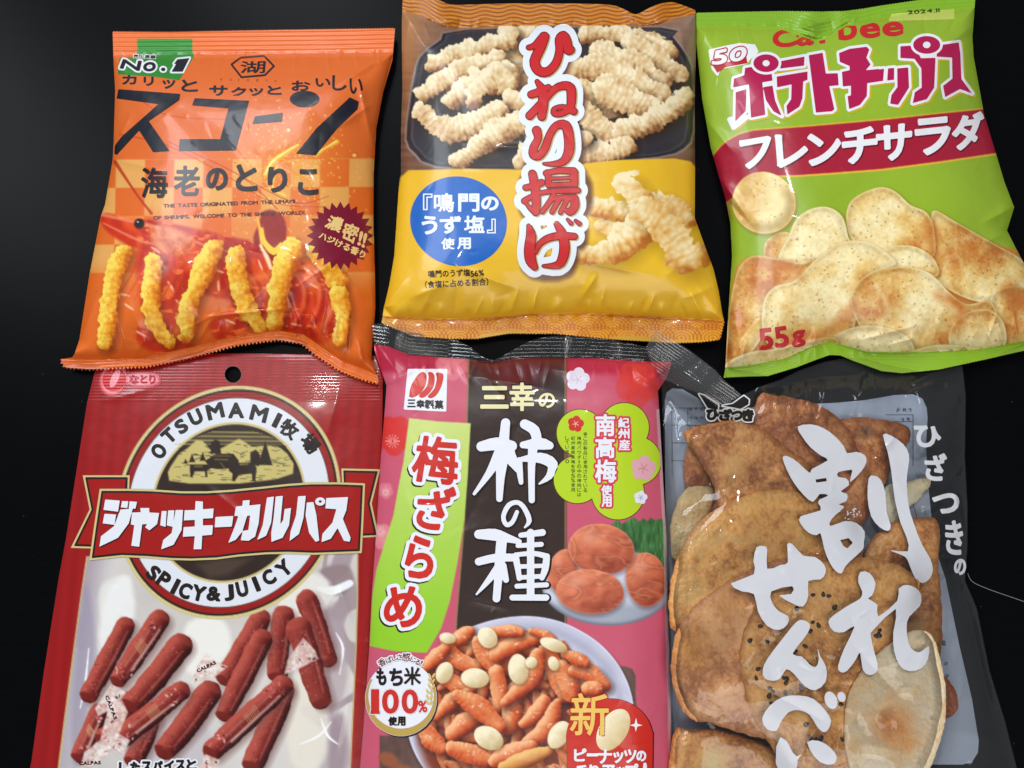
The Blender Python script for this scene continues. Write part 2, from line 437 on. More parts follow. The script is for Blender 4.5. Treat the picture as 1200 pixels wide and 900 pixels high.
    # meshes ----------------------------------------------------------------
    def sheet(s, name, f, mat, dz=0.0, colour=True, parent=None):
        r = march(f, s.x, s.y)
        uv, L, S, T = r
        co = unproj(uv[:, 0], uv[:, 1], s.z(uv[:, 0], uv[:, 1]) + dz)
        return make_obj(name, co, L, S, T, mat, parent or s.root, lin(np.clip(s.c(uv[:, 0], uv[:, 1]), 0, 1)) if colour else None)
    def decal(s, name, F, mat, layer=1, grow=0.0, dx=0.0, dy=0.0, label=None, colour=None, parent=None, clip=None):
        f = F.f + grow
        if clip is not None: f = np.minimum(f, clip(F.X, F.Y))
        r = march(f, F.x + dx, F.y + dy)
        if r is None: return None
        uv, L, S, T = r
        if parent is None:
            for q in reversed(s.parts):
                if name.startswith(q.name.split('.')[0] + '_') and q.parent == s.root: parent = q; break
        co = unproj(uv[:, 0], uv[:, 1], s.z(uv[:, 0], uv[:, 1]) + layer * 0.00013)
        o = make_obj(name, co, L, S, T, mat, parent or s.root, None if colour is None else lin(np.clip(colour(uv[:, 0], uv[:, 1]), 0, 1)))
        if label: o['label'] = label
        s.parts.append(o)
        return o
    def back(s, outline, z0, mat, step=4.0, name='back_film'):
        x = np.arange(s.x[0], s.x[-1] + step, step); y = np.arange(s.y[0], s.y[-1] + step, step)
        X, Y = np.meshgrid(x, y); d = sd_polys([np.array(outline, float)], X, Y) - 0.4
        uv, L, S, T = march(d, x, y)
        dd = sd_polys([np.array(outline, float)], uv[:, 0], uv[:, 1])
        z = z0 - (z0 - 0.0006) * ss(0, 22, dd) - 0.0002
        return make_obj(name, unproj(uv[:, 0], uv[:, 1], z), L, S, T, mat, s.root)
def mid(pts, z=0.0):
    p = np.array(pts, float)[:, :2].mean(0); return tuple(float(q) for q in unproj(p[0], p[1], z))
# ---------------------------------------------------------------- the table top
m, nt, n, l, b = newmat('black_table')
tc = n.new('ShaderNodeNewGeometry'); mp = n.new('ShaderNodeMapping'); mp.inputs['Scale'].default_value = (6, 60, 10)
l.new(tc.outputs['Position'], mp.inputs['Vector'])
nz = n.new('ShaderNodeTexNoise'); nz.inputs['Scale'].default_value = 8; nz.inputs['Detail'].default_value = 5; l.new(mp.outputs[0], nz.inputs['Vector'])
cr = n.new('ShaderNodeValToRGB'); cr.color_ramp.elements[0].position = 0.3; cr.color_ramp.elements[0].color = (0.0024, 0.0025, 0.0030, 1)
cr.color_ramp.elements[1].position = 0.75; cr.color_ramp.elements[1].color = (0.0030, 0.0032, 0.0037, 1)
l.new(nz.outputs['Fac'], cr.inputs[0])
dv = n.new('ShaderNodeTexVoronoi'); dv.inputs['Scale'].default_value = 70; l.new(tc.outputs['Position'], dv.inputs['Vector'])          # dust
dr = n.new('ShaderNodeValToRGB'); dr.color_ramp.elements[0].position = 0.020; dr.color_ramp.elements[0].color = (1, 1, 1, 1); dr.color_ramp.elements[1].position = 0.035; dr.color_ramp.elements[1].color = (0, 0, 0, 1)
l.new(dv.outputs['Distance'], dr.inputs[0]); dm = n.new('ShaderNodeMix'); dm.data_type = 'RGBA'
l.new(dr.outputs[0], dm.inputs['Factor']); l.new(cr.outputs[0], dm.inputs['A']); dm.inputs['B'].default_value = (.035, .035, .036, 1); l.new(dm.outputs['Result'], b.inputs['Base Color'])
b.inputs['Roughness'].default_value = 0.30; b.inputs['Specular IOR Level'].default_value = 0.035
bp = n.new('ShaderNodeBump'); bp.inputs['Strength'].default_value = 0.015; bp.inputs['Distance'].default_value = 0.001
l.new(nz.outputs['Fac'], bp.inputs['Height']); l.new(bp.outputs['Normal'], b.inputs['Normal'])
import bmesh
bm = bmesh.new(); bmesh.ops.create_cube(bm, size=1.0)
for v in bm.verts: v.co.x *= 1.4; v.co.y *= 1.0; v.co.z = v.co.z * 0.025 - 0.0125
bmesh.ops.bevel(bm, geom=list(bm.edges), offset=0.002, segments=2, affect='EDGES')
me = bpy.data.meshes.new('table_top'); bm.to_mesh(me); bm.free(); me.materials.append(m)
tt = bpy.data.objects.new('table_top', me); scn.collection.objects.link(tt)
tt['kind'] = 'structure'; tt['label'] = 'smooth black table top under all the snack bags'
# ================================================================ orange corn stick bag (top left)
k1 = K(120, 30, 4); k2 = K(60, 230, 2.857); k3 = K(60, 20, 2.857)
left = [(132, 37), (133, 72), (135, 107), (133, 170), (132, 188), (123, 240), (118, 254), (105, 321), (93, 398), (86, 418)]
right = [(463, 33), (460, 70), (449, 108), (441, 150), (438, 200), (437.5, 260), (439, 310), (440, 360), (437, 395), (435, 420), (443, 443)]
top = [(132, 37), (200, 37.5), (300, 35.5), (400, 34), (463, 33)]
bot = [(443, 450), (420, 444), (396, 434), (368, 415), (354, 403), (326, 398.5), (305, 401), (277, 405), (217, 421), (172, 430), (105, 433), (76, 431), (70, 421)]
outl = zig(top, 3.4, 1.9) + right[1:] + zig(bot, 4.4, 4.2) + [(86, 419)] + left[::-1][1:-1]
plain = top + right[1:] + bot + left[::-1][:-1]
sealb = [(443, 440), (424, 431), (400, 422), (372, 403), (356, 392), (326, 387), (303, 389.5), (275, 393.5), (215, 409), (170, 418), (105, 420.5), (70, 420)]
sealt = [(100, 62.5), (200, 62), (300, 61), (400, 60), (480, 58)]
body = [(132, 66), (200, 65), (300, 64), (400, 63), (461, 62)] + right[2:-1] + sealb + left[::-1][1:-2]
A = thing('snack_bag', 'orange corn stick bag with big black lettering and prawn picture, top left', 'snack bag', mid(plain))
bg = Bag(60, 26, 472, 458, 1.0, A)
bg.pillow(body, 0.006, 0.026, 120)
X, Y = bg.X, bg.Y
# side and seal folds
bg.crumple((140, 64), (455, 62), 22, (0, 1), 0.9, 3, 8, 34, 2.0)
bg.crumple((110, 420), (300, 392), 16, (0.1, -1), 1.5, 5, 12, 50, 2.6)
bg.crumple((330, 388), (440, 432), 14, (-0.1, -1), 2.2, 7, 15, 70, 2.8)
bg.fine(12, 130, (130, 60, 440, 420)); bg.facets(11, 26, 0.7, 30, 90, (130, 90, 440, 400), 6)
for a, b, am, w in [((236, 372), (338, 361), 1.6, 2.6), ((205, 391), (262, 364), 1.0, 3.5), ((395, 100), (457, 62), 1.8, 4), ((420, 90), (436, 170), 1.8, 5),
                    ((395, 150), (438, 120), 1.2, 4), ((134, 175), (155, 130), 1.5, 5), ((132, 186), (190, 200), 1.2, 5), ((330, 350), (400, 300), 1.2, 5),
                    ((345, 400), (330, 320), 1.8, 4), ((370, 412), (385, 340), 2.0, 4), ((400, 430), (410, 370), 1.6, 4), ((260, 395), (310, 335), 1.4, 5),
                    ((180, 425), (150, 350), 1.2, 6), ((95, 400), (120, 330), 1.2, 5), ((430, 350), (400, 320), 1.2, 5)]:
    bg.ridge(a, b, am, w)
# lift of the lower right corner and the crimped seals
lower = sd_polys([np.array(body, float)], X, Y)
ft = Y - np.interp(X, [p[0] for p in sealt], [p[1] for p in sealt])          # + below the top seal line
sb = sorted(sealb); fb = np.interp(X, [p[0] for p in sb], [p[1] for p in sb]) - Y   # + above the bottom seal line
bg.h += np.where(ft < 0, 0.00028 * np.sin(ft * 2 * math.pi / 5.2) + 0.0003 * fbm(X, Y, 14, 3), 0)
bg.h += np.where(fb < 0, 0.00022 * np.sin(fb * 2 * math.pi / 3.6) + 0.0012 * np.sin(X * 0.05) * ss(0, -10, fb), 0)
# the printed picture
bg.rgb[:] = rgb(226, 106, 34)
bg.paint(190 - Y, rgb(222, 106, 42), 60)
cell = 34.2
uu = (X - 136 + (Y - 186) * 0.02) / cell; vv = (Y - 187 + (X - 136) * 0.004) / 33.2
ck = ((np.floor(uu) + np.floor(vv)) % 2 == 0) & (vv > 0)
ckf = np.where(ck, 1, -1) * 4 * np.minimum(np.minimum(uu % 1, 1 - uu % 1), np.minimum(vv % 1, 1 - vv % 1)) * 8
bg.paint(ckf, rgb(233, 178, 98), 0.8, op=0.85 * (1 - .55 * ss(235, 265, Y) * ss(130, 180, X) * (1 - ss(380, 420, X))) * (1 - ss(300, 350, Y)) * (vv > 0))
# glow of orange light and golden dust
gl = np.exp(-(((X - 330) / 60) ** 2 + ((Y - 190) / 45) ** 2)); bg.paint(np.full(X.shape, 1.0), rgb(240, 150, 50), 0.5, op=gl * 0.55)
rs = np.random.RandomState(4)
for i in range(420):
    x, y = 330 + rs.randn() * 42, 205 + rs.randn() * 42
    if 135 < x < 435 and 100 < y < 330: bg.paint_ell(x, y, rs.uniform(0.5, 1.3), rs.uniform(0.5, 1.3), rgb(248, 200, 90), op=0.75)
# the prawn
red, dred, hred = rgb(226, 60, 22), rgb(180, 34, 16), rgb(240, 120, 80)
def prawn(Xq, Yq, f):
    n1 = fbm(Xq, Yq, 26, 31, 4); n2 = fbm(Xq, Yq * 2.2, 14, 41, 3)
    t = np.clip((n1 - 0.3) * 2.0, 0, 1)[..., None]; c = dred + (red - dred) * t; g2 = ss(.5, .7, fbm(Xq * 1.2, Yq * .7, 18, 77, 3))[..., None] * .55; c = c * (1 - g2) + rgb(236, 104, 30) * g2
    hl = ss(0.62, 0.72, n2)[..., None] * 0.8; return c * (1 - hl) + rgb(248, 130, 60) * hl
bg.paint_poly(k2([(170, 60), (260, 68), (420, 95), (600, 135), (700, 165), (720, 250), (640, 330), (520, 330), (380, 210), (250, 160), (180, 110)]), prawn, 4, 2.0)
bg.paint_poly(k2([(560, 300), (650, 250), (780, 210), (900, 250), (965, 330), (960, 440), (900, 500), (760, 490), (640, 470), (540, 430), (600, 370)]), prawn, 4, 2.5)
bg.paint_poly(k2([(300, 170), (420, 200), (480, 300), (400, 460), (330, 420), (290, 300)]), prawn, 4, 4, op=0.85)
bg.paint_poly(k2([(290, 440), (420, 470), (500, 520), (420, 545), (300, 500)]), prawn, 4, 3, op=0.9)
bg.paint_poly(k2([(530, 430), (640, 400), (700, 440), (800, 460), (900, 470), (760, 500), (600, 510)]), prawn, 4, 3, op=0.9)
for p in [[(170, 62, 10), (320, 95, 14), (480, 150, 9), (560, 190, 3)], [(175, 90, 5), (300, 150, 9), (370, 160, 4)]]:
    bg.paint_stroke(k2(p), rgb(245, 150, 110), soft=1.0, op=0.7)
for p in [[(130, 300, 3), (300, 420, 3), (640, 440, 3)], [(310, 545, 4), (640, 700, 4), (820, 860, 4)], [(80, 510, 4), (300, 560, 4), (560, 690, 3), (800, 830, 3), (1050, 850, 3)],
          [(60, 640, 18), (160, 790, 10), (230, 880, 14)], [(640, 700, 4), (900, 830, 4), (1060, 800, 3)]]:
    bg.paint_stroke(k1(p), rgb(180, 45, 18), soft=0.5, op=0.8)
for cx, cy, a in [(245, 330, .2), (260, 370, .6), (400, 300, 1.0), (430, 360, .8), (560, 250, .3), (700, 230, 1.2), (860, 250, .7), (880, 300, .5), (560, 300, 1.5), (300, 460, .5), (600, 420, .4), (820, 430, .2), (350, 180, .6), (420, 150, .4)]:
    x, y = k2([(cx, cy)])[0]; bg.paint_ell(x, y, 6.5, 1.3, rgb(255, 205, 175), rot=a, soft=1.0, op=0.85)
bg.paint_ell(*k2([(295, 92)])[0], 6.2, 6.2, rgb(70, 20, 12), soft=1); bg.paint_ell(*k2([(295, 92)])[0], 4.2, 4.4, rgb(20, 14, 16)); bg.paint_ell(*k2([(290, 86)])[0], 1.1, 0.8, rgb(230, 220, 230))
# bright splash of sauce and the flame shaped fold of the shell
for p in [[(700, 100, 14), (690, 150, 26), (740, 190, 34), (760, 250, 14)], [(700, 100, 10), (720, 60, 26), (760, 80, 40), (770, 140, 30), (740, 190, 20)], [(725, 90, 34), (738, 130, 44), (735, 170, 30)]]:
    bg.paint_stroke(k2(p), rgb(150, 26, 20), soft=1.4)
for i in range(6):     # body rings of the prawn
    q = 640 + i * 52; bg.paint_stroke(k2([(q + 10, 250 - i * 2, 3), (q + 46, 300, 9), (q + 44, 370, 10), (q + 6, 440, 4)]), rgb(246, 120, 70), soft=1.8, op=.6); bg.paint_stroke(k2([(q + 26, 250, 3), (q + 62, 310, 9), (q + 58, 380, 9), (q + 20, 446, 3)]), rgb(140, 20, 14), soft=2.2, op=.55)
for i in range(9):     # legs and shell streaks
    q = 300 + i * 26; bg.paint_stroke(k2([(q, 180 + i * 6, 6), (q - 30, 260 + i * 6, 6), (q - 74, 330 + i * 8, 3)]), rgb(222, 60, 30), soft=1.0, op=.75)
bg.paint_poly(k2([(340, 100), (420, 110), (480, 140), (470, 180), (420, 200), (360, 180), (330, 140)]), lambda x, y, f: rgb(226, 120, 60) + (fbm(x, y, 6, 3, 3)[..., None] - .5) * .5, 4, 2, op=.8)
bg.paint_stroke(k2([(600, 300, 10), (700, 270, 26), (820, 262, 22), (900, 300, 10)]), rgb(255, 150, 90), soft=3.5, op=.5)
bg.paint_stroke(k2([(690, 70, 5), (700, 120, 12), (706, 180, 6)]), rgb(252, 190, 60), soft=.9, op=.9)
bg.paint_stroke(k2([(705, 110, 10), (712, 150, 16), (745, 185, 24), (770, 160, 12)]), rgb(250, 205, 60), soft=0.9)
bg.paint_stroke(k2([(700, 165, 8), (720, 200, 14), (735, 240, 12)]), rgb(250, 220, 180), soft=1.2)
for p in [[(765, 700, 24), (800, 640, 30), (870, 590, 22), (920, 560, 12)], [(1000, 605, 26), (1040, 580, 10), (1100, 545, 22)], [(820, 660, 14), (800, 760, 10), (860, 800, 12)]]:
    bg.paint_stroke(k1(p), rgb(238, 170, 40), soft=0.7); bg.paint_stroke([(x - .6, y - .8, w * .4) for x, y, w in k1(p)], rgb(255, 235, 120), soft=0.6)
for x, y, r in [(875, 487, 17), (1184, 605, 16), (1068, 640, 8), (620, 645, 6)]:
    q = k1([(x, y)])[0]; bg.paint_ell(*q, r / 4, r / 4, rgb(214, 105, 40)); bg.paint_ell(q[0] - .8, q[1] + .8, r / 7, r / 8, rgb(250, 205, 120))
yb, yh, yl = rgb(236, 154, 34), rgb(254, 222, 92), rgb(190, 82, 12)
sticks = [[(240, 190, 62), (205, 290, 62), (193, 400, 60), (180, 492, 52)], [(345, 222, 62), (332, 340, 62), (355, 435, 60), (398, 488, 50)],
          [(540, 178, 72), (505, 265, 70), (462, 360, 66), (455, 462, 56)], [(618, 200, 66), (628, 290, 66), (655, 370, 66), (702, 445, 58)],
          [(880, 180, 60), (925, 225, 62), (962, 290, 62)], [(965, 330, 62), (978, 400, 56), (970, 478, 48)], [(812, 172, 76), (775, 260, 72), (755, 350, 66), (748, 425, 56)]]
for i, p in enumerate(sticks):
    bg.stick(k2(p), yb, yh, yl, seed=20 + i * 7, rough=1.0, crumb=.5, csz=6, shadow=0.5)
rs = np.random.RandomState(9)
for p in sticks:
    q = np.array(smooth(k2(p), 6, closed=False))
    for j in range(16):
        a = q[rs.randint(len(q))]; bg.paint_ell(a[0] + rs.randn() * 5, a[1] + rs.randn() * 5, 0.7, 0.6, rgb(150, 60, 20), op=0.6)
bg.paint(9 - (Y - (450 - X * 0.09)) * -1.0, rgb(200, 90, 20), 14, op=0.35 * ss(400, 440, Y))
# meshes
fo = sd_polys([np.array(outl, float)], X, Y)
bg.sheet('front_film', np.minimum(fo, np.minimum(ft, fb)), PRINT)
bg.rgb = bg.rgb * 0 + rgb(230, 110, 38); bg.paint(X - 161, rgb(48, 140, 42), 0.6, op=((X < 226) & (Y > 45)) * 1.0)
bg.sheet('top_seal', np.minimum(fo, -ft), PRINT)
bg.rgb[:] = rgb(222, 108, 32); bg.rgb -= (0.12 * np.clip(fbm(X, Y, 6, 8) - 0.4, 0, 1))[..., None]
bg.sheet('bottom_seal', np.minimum(fo, -fb), PRINT)
bg.back(plain, 0.006, ink(rgb(190, 90, 30), name='bag_back'))
navy = ink(rgb(26, 27, 38))
F = Field(*k1([(60, 60)])[0], *k1([(430, 262)])[0], 0.8).poly(k1([(162, 120), (428, 124), (426, 150), (360, 256), (250, 240), (72, 228), (80, 150), (162, 146)]))
bg.decal('green_badge', F, ink(rgb(40, 132, 44)), 1, clip=lambda u, v: v - 61)
F = Field(*k1([(60, 120)])[0], *k1([(440, 235)])[0], 0.5)
F.glyph('N', k1([(98, 160), (182, 168), (172, 210), (84, 198)]), 0.75); F.glyph('o', k1([(200, 172), (252, 174), (243, 214), (188, 210)]), 0.75)
F.ell(*k1([(285, 205)])[0], 2.6, 2.1); F.poly(k1([(352, 158), (408, 152), (376, 216), (324, 216), (345, 180), (336, 178)]))
bg.decal('badge_outline', F, ink(rgb(232, 232, 236)), 2, grow=2.0); bg.decal('badge_lettering', F, navy, 3)
F = Field(*k1([(130, 128)])[0], *k1([(270, 162)])[0], 0.4).line('売上実績', k1([(144, 152)])[0], k1([(250, 156)])[0], 4.2, 0.15)
bg.decal('badge_small_lettering', F, ink(rgb(235, 235, 235)), 4, grow=0.6); bg.decal('badge_small_lettering', F, navy, 5)
F = Field(*k1([(595, 130)])[0], *k1([(815, 250)])[0], 0.5)
hexa = k1([(605, 182), (648, 150), (758, 142), (804, 190), (762, 232), (652, 242)])
F.poly(hexa); F.f = 1.1 - np.abs(F.f); F.glyph('湖', k1([(650, 168), (765, 166), (760, 222), (648, 222)]), 0.35)
bg.decal('maker_emblem', F, navy, 1)
F = Field(*k1([(545, 235)])[0], *k1([(830, 270)])[0], 0.35)
for i, ch in enumerate('KOIKEYA'): F.glyph(ch, (*k1([(553 + i * 42, 247 + i * 1)])[0], *k1([(565 + i * 42 if ch != 'I' else 556 + i * 42, 257 + i)])[0]), 0.05)
bg.decal('maker_lettering', F, ink(rgb(150, 70, 30)), 1)
F = Field(125, 64, 442, 112, 0.6)
for ch, q in zip('カリッとサクッと', [(95, 232, 158, 274), (195, 242, 238, 280), (283, 256, 340, 294), (372, 255, 445, 308), (503, 282, 585, 328), (606, 290, 672, 330), (690, 294, 752, 328), (775, 284, 838, 322)]):
    a, b_ = k1([q[:2], q[2:]]); F.glyph(ch, (*a, *b_), 0.6)
for ch, q in zip('おいしい', [(806, 214, 866, 246), (886, 206, 934, 232), (942, 196, 988, 245), (1000, 206, 1042, 256)]):
    a, b_ = k3([q[:2], q[2:]]); F.glyph(ch, (*a, *b_), 0.5)
bg.decal('slogan_lettering', F, navy, 1)
F = Field(125, 95, 430, 190, 0.8)
F.poly(k1([(75, 298), (365, 320), (360, 350), (218, 448), (315, 588), (238, 594), (172, 492), (68, 606), (48, 600), (60, 560), (90, 520), (262, 368), (66, 342)]))
F.poly(k1([(432, 340), (688, 352), (625, 586), (358, 588), (362, 532), (552, 532), (590, 388), (420, 374)]))
F.poly(k1([(716, 425), (846, 408), (842, 450), (702, 461)]))
F.ell(*k1([(948, 344)])[0], 17.4, 9.7)
F.poly([(410, 114), (420.5, 119), (419, 128), (394, 152), (370, 182), (347, 180), (371, 150)])
bg.decal('title_lettering', F, navy, 1, clip=lambda u, v: sd_polys([np.array(plain, float)], u, v) - 1.5)
F = Field(160, 190, 378, 236, 0.6)
for ch, q in zip('海老のとりこ', [(185, 668, 303, 805), (338, 660, 452, 795), (490, 672, 583, 768), (630, 655, 722, 772), (780, 668, 862, 778), (922, 678, 1008, 790)]):
    a, b_ = k1([q[:2], q[2:]]); F.glyph(ch, (*a, *b_), 1.05 if ch in '海老' else 1.5)
bg.decal('flavour_lettering', F, ink(rgb(34, 26, 30)), 1)
F = Field(175, 228, 362, 262, 0.35)
F.line('THE TASTE ORIGINATED FROM THE UMAMI', k2([(376, 38)])[0], k2([(818, 22)])[0], 3.9, 0.28)
F.line('OF SHRIMPS, WELCOME TO THE SHRIMP WORLD!', k2([(342, 78)])[0], k2([(850, 60)])[0], 3.9, 0.28)
bg.decal('small_lettering', F, ink(rgb(90, 36, 26)), 1)
F = Field(355, 230, 440, 322, 0.6); cx, cy = k2([(968, 132)])[0]; star = []
for i in range(48):
    a = i / 48 * 2 * math.pi; r = (39.5 if i % 2 == 0 else 32) ; star.append((cx + r * math.cos(a), cy + r * math.sin(a) * 1.02))
F.poly(star); bg.decal('starburst', F, ink(rgb(128, 20, 48)), 1, clip=lambda u, v: sd_polys([np.array(plain, float)], u, v) - 1.5)
F = Field(368, 245, 436, 310, 0.4)
F.glyph('濃', k2([(935, 64), (982, 76), (964, 122), (914, 102)]), 0.6); F.glyph('密', k2([(986, 86), (1034, 102), (1016, 160), (970, 138)]), 0.6)
F.glyph('!', k2([(1036, 118), (1044, 120), (1034, 164), (1026, 162)]), 0.7); F.glyph('!', k2([(1050, 124), (1058, 127), (1047, 172), (1040, 168)]), 0.7)
F.line('ハジける香り', k2([(892, 140)])[0], k2([(1050, 212)])[0], 8.6, 0.35)
bg.decal('starburst_lettering', F, ink(rgb(243, 205, 130)), 2)
# ================================================================ yellow twisted cracker bag (top middle)
ka = K(440, 0, 2.857); kb = K(440, 190, 2.857); kc = K(590, 20, 5.625); kd = K(590, 170, 5.625)
left = [(472, -3), (471, 21), (471, 60), (471.5, 105), (470, 150), (470, 203), (468, 211), (462, 300), (456, 335), (450, 360)]
right = [(815, 12), (815.5, 60), (814, 120), (814.5, 193), (814, 255), (827, 291), (836, 315), (842, 340), (846, 365)]
top = [(472, -3), (500, -4), (514, 0), (527, 5), (545, 5.5), (594, 4), (640, 4), (692, 4.5), (722, 7), (744, 17), (752, 14), (768, 6), (786, 2.5), (800, 6), (815, 12)]
bot = [(849, 376), (844, 398), (820, 401), (790, 402), (720, 398), (650, 391), (597, 391), (560, 397), (527, 397), (485, 394), (447, 379)]
outl = smooth(top, 3, closed=False).tolist()[:-1] + right + zig(bot, 3.6, 2.0) + left[::-1][:-1]
plain = top + right + bot + left[::-1][:-1]
sealt = [(460, 12), (471, 14), (487, 16), (503, 23), (520, 30), (534, 33), (560, 32), (594, 30), (650, 30), (700, 30), (741, 29), (755, 30), (772, 27), (790, 21), (815, 17), (825, 16)]
sealb = [(440, 370), (461, 372), (520, 374), (573, 373), (620, 368), (685, 367), (760, 371), (849, 376), (860, 377)]
body = [(471, 14), (487, 16), (503, 23), (534, 33), (594, 30), (741, 29), (755, 30), (790, 21), (815, 17)] + right[1:] + sealb[::-1][1:-1] + left[::-1][:-2]
B = thing('snack_bag', 'yellow twisted cracker bag with red vertical title, top middle', 'snack bag', mid(plain))
bg = Bag(438, -10, 858, 412, 1.0, B); bg.pillow(body, 0.006, 0.024, 105)
X, Y = bg.X, bg.Y
bg.crumple((475, 24), (812, 24), 20, (0, 1), 1.0, 13, 8, 30, 2.2)
bg.crumple((465, 372), (842, 372), 26, (0, -1), 1.9, 15, 10, 42, 2.8)
bg.fine(22, 130, (465, 30, 820, 375)); bg.facets(21, 24, 0.6, 30, 90, (480, 60, 810, 350), 7)
for a, b, am, w in [((478, 350), (530, 330), 1.8, 6), ((530, 310), (610, 340), 1.4, 6), ((700, 320), (680, 352), 1.6, 4), ((827, 290), (770, 330), 1.5, 7), ((840, 335), (800, 350), 1.5, 5),
                    ((472, 10), (500, 60), 2.0, 6), ((475, 120), (490, 60), 1.2, 6), ((795, 20), (806, 90), 1.8, 6), ((812, 180), (800, 110), 1.2, 6), ((680, 305), (760, 322), 1.2, 5),
                    ((450, 362), (480, 320), 1.6, 6), ((846, 372), (815, 330), 1.8, 5), ((500, 33), (540, 22), 1.5, 4), ((730, 12), (760, 32), 1.8, 4)]:
    bg.ridge(a, b, am, w)
ft = Y - np.interp(X, [p[0] for p in sealt], [p[1] for p in sealt]); fb = np.interp(X, [p[0] for p in sealb], [p[1] for p in sealb]) - Y
bg.h += np.where(ft < 0, 0.0003 * np.sin(ft * 2 * math.pi / 4.6) + 0.0025 * np.exp(-((X - 514) / 16) ** 2) + 0.003 * np.exp(-((X - 770) / 18) ** 2), 0)
bg.h += np.where(fb < 0, 0.0012 * np.sin(X * 0.04), 0)
# ---- picture
bg.rgb[:] = rgb(112, 78, 62)
gr = fbm(X * 0.25, Y * 2.2, 9, 3, 4); bg.rgb += (gr[..., None] - 0.5) * rgb(70, 50, 36)
bg.paint(ss(40, 0, X - 472) * 2 - 1 + (60 - Y) * 0.02, rgb(204, 138, 80), 1.5, op=0.85)
bg.paint(ss(60, 20, 835 - X) * 2 - 1.2 + (60 - Y) * 0.02, rgb(150, 128, 118), 1.5, op=0.7)
tray = ka([(300, 95), (215, 130), (145, 190), (125, 260), (110, 350), (98, 470), (130, 520), (200, 562), (480, 572), (700, 550), (950, 530), (1040, 500), (1068, 440), (1066, 260), (1050, 190), (1000, 120), (960, 88)])
bg.paint_poly(tray, rgb(150, 132, 122), 2, 1.0)
bg.paint_poly([(p[0] + (640 - p[0]) * 0.012, p[1] + (100 - p[1]) * 0.02) for p in tray], rgb(40, 36, 42), 2, 1.0)
bg.paint_poly([(p[0] + (640 - p[0]) * 0.045, p[1] + (100 - p[1]) * 0.05) for p in tray], rgb(98, 90, 92), 2, 1.2, op=0.8)
bg.paint_poly([(p[0] + (640 - p[0]) * 0.055, p[1] + (100 - p[1]) * 0.06) for p in tray], lambda x, y, f: rgb(56, 54, 60) + (fbm(x, y, 60, 5, 2)[..., None] - 0.5) * 0.12, 2, 1.2)
pb, ph, pl = rgb(214, 176, 122), rgb(250, 234, 196), rgb(134, 84, 46)
P = [[(500, 110, 80), (600, 140, 80), (620, 200, 70)], [(700, 112, 62), (830, 115, 66), (960, 165, 66)], [(860, 130, 60), (950, 160, 66), (980, 175, 60)], [(440, 110, 66), (465, 190, 74), (480, 270, 76)], [(200, 205, 62), (310, 175, 70), (450, 130, 74)], [(860, 150, 74), (950, 205, 76), (1025, 255, 62)],
     [(160, 312, 60), (270, 250, 76), (400, 205, 80)], [(740, 165, 70), (850, 205, 84), (955, 275, 74)], [(245, 335, 66), (340, 275, 96), (440, 240, 90)], [(330, 320, 70), (400, 260, 90), (440, 280, 80)], [(470, 330, 70), (520, 350, 84)],
     [(670, 225, 84), (800, 240, 90), (960, 325, 74)], [(655, 300, 70), (720, 330, 84), (790, 360, 80)], [(770, 300, 100), (850, 340, 100), (930, 360, 80)], [(700, 370, 84), (740, 420, 84), (790, 450, 76)], [(1035, 330, 66), (960, 385, 84), (830, 440, 76)], [(160, 375, 64), (235, 435, 84), (320, 425, 84), (410, 375, 78)],
     [(500, 410, 74), (420, 440, 84), (290, 530, 62)], [(480, 545, 50), (520, 490, 70)], [(690, 515, 66), (780, 508, 74), (845, 492, 56)], [(640, 480, 60), (700, 460, 66)]]
for i, p in enumerate(P): bg.stick(ka(p), pb, ph, pl, seed=50 + i * 5, rough=1.3, ridged=0.34, crumb=.42, csz=6.5, shadow=0.8, period=6.5)
yel = sd_polys([smooth(ka([(-60, 1300), (85, 592), (110, 570), (300, 565), (480, 568), (620, 556), (800, 536), (1000, 530), (1055, 540), (1080, 570), (1300, 1300)]), 1)], X, Y)
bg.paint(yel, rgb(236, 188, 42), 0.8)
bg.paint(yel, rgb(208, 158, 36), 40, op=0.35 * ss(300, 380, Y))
for i, p in enumerate([[(760, 210, 50), (820, 240, 70), (860, 250, 60)], [(735, 150, 56), (800, 160, 66), (850, 175, 50)], [(930, 125, 66), (1000, 150, 72), (1050, 190, 50)], [(700, 305, 66), (800, 295, 98), (870, 225, 112), (885, 150, 106), (855, 85, 96)], [(900, 165, 84), (985, 235, 122), (1050, 320, 112)]]):
    bg.stick(kb(p), rgb(232, 184, 104), rgb(253, 236, 190), rgb(186, 108, 36), seed=150 + i * 5, rough=1.3, ridged=0.34, crumb=.42, csz=8, shadow=0.25, period=8)
# soft printed shadow of the title plate
tp = [kc([(165, 200, 120), (270, 125, 170), (240, 230, 190), (300, 340, 180), (370, 200, 170), (440, 200, 110)]), kc([(230, 430, 110), (240, 550, 180), (200, 640, 170), (320, 600, 150), (440, 500, 160), (450, 610, 130)]),
      kc([(215, 745, 120), (210, 900, 160), (300, 800, 140), (410, 720, 150), (430, 900, 160), (330, 965, 110)]), kd([(140, 280, 120), (200, 200, 150), (460, 190, 140), (470, 420, 140), (200, 420, 150), (140, 370, 110)]), kd([(165, 545, 140), (170, 700, 160), (200, 790, 150), (380, 780, 150), (400, 600, 160), (480, 530, 110), (480, 620, 100)])]
for p in tp: bg.paint_stroke([(x + 3.4, y + 3.4, w + 2) for x, y, w in p], rgb(70, 30, 20), sm=3, soft=3.0, op=0.75)
fo = sd_polys([np.array(outl, float)], X, Y)
bg.sheet('front_film', np.minimum(fo, np.minimum(ft, fb)), PRINT)
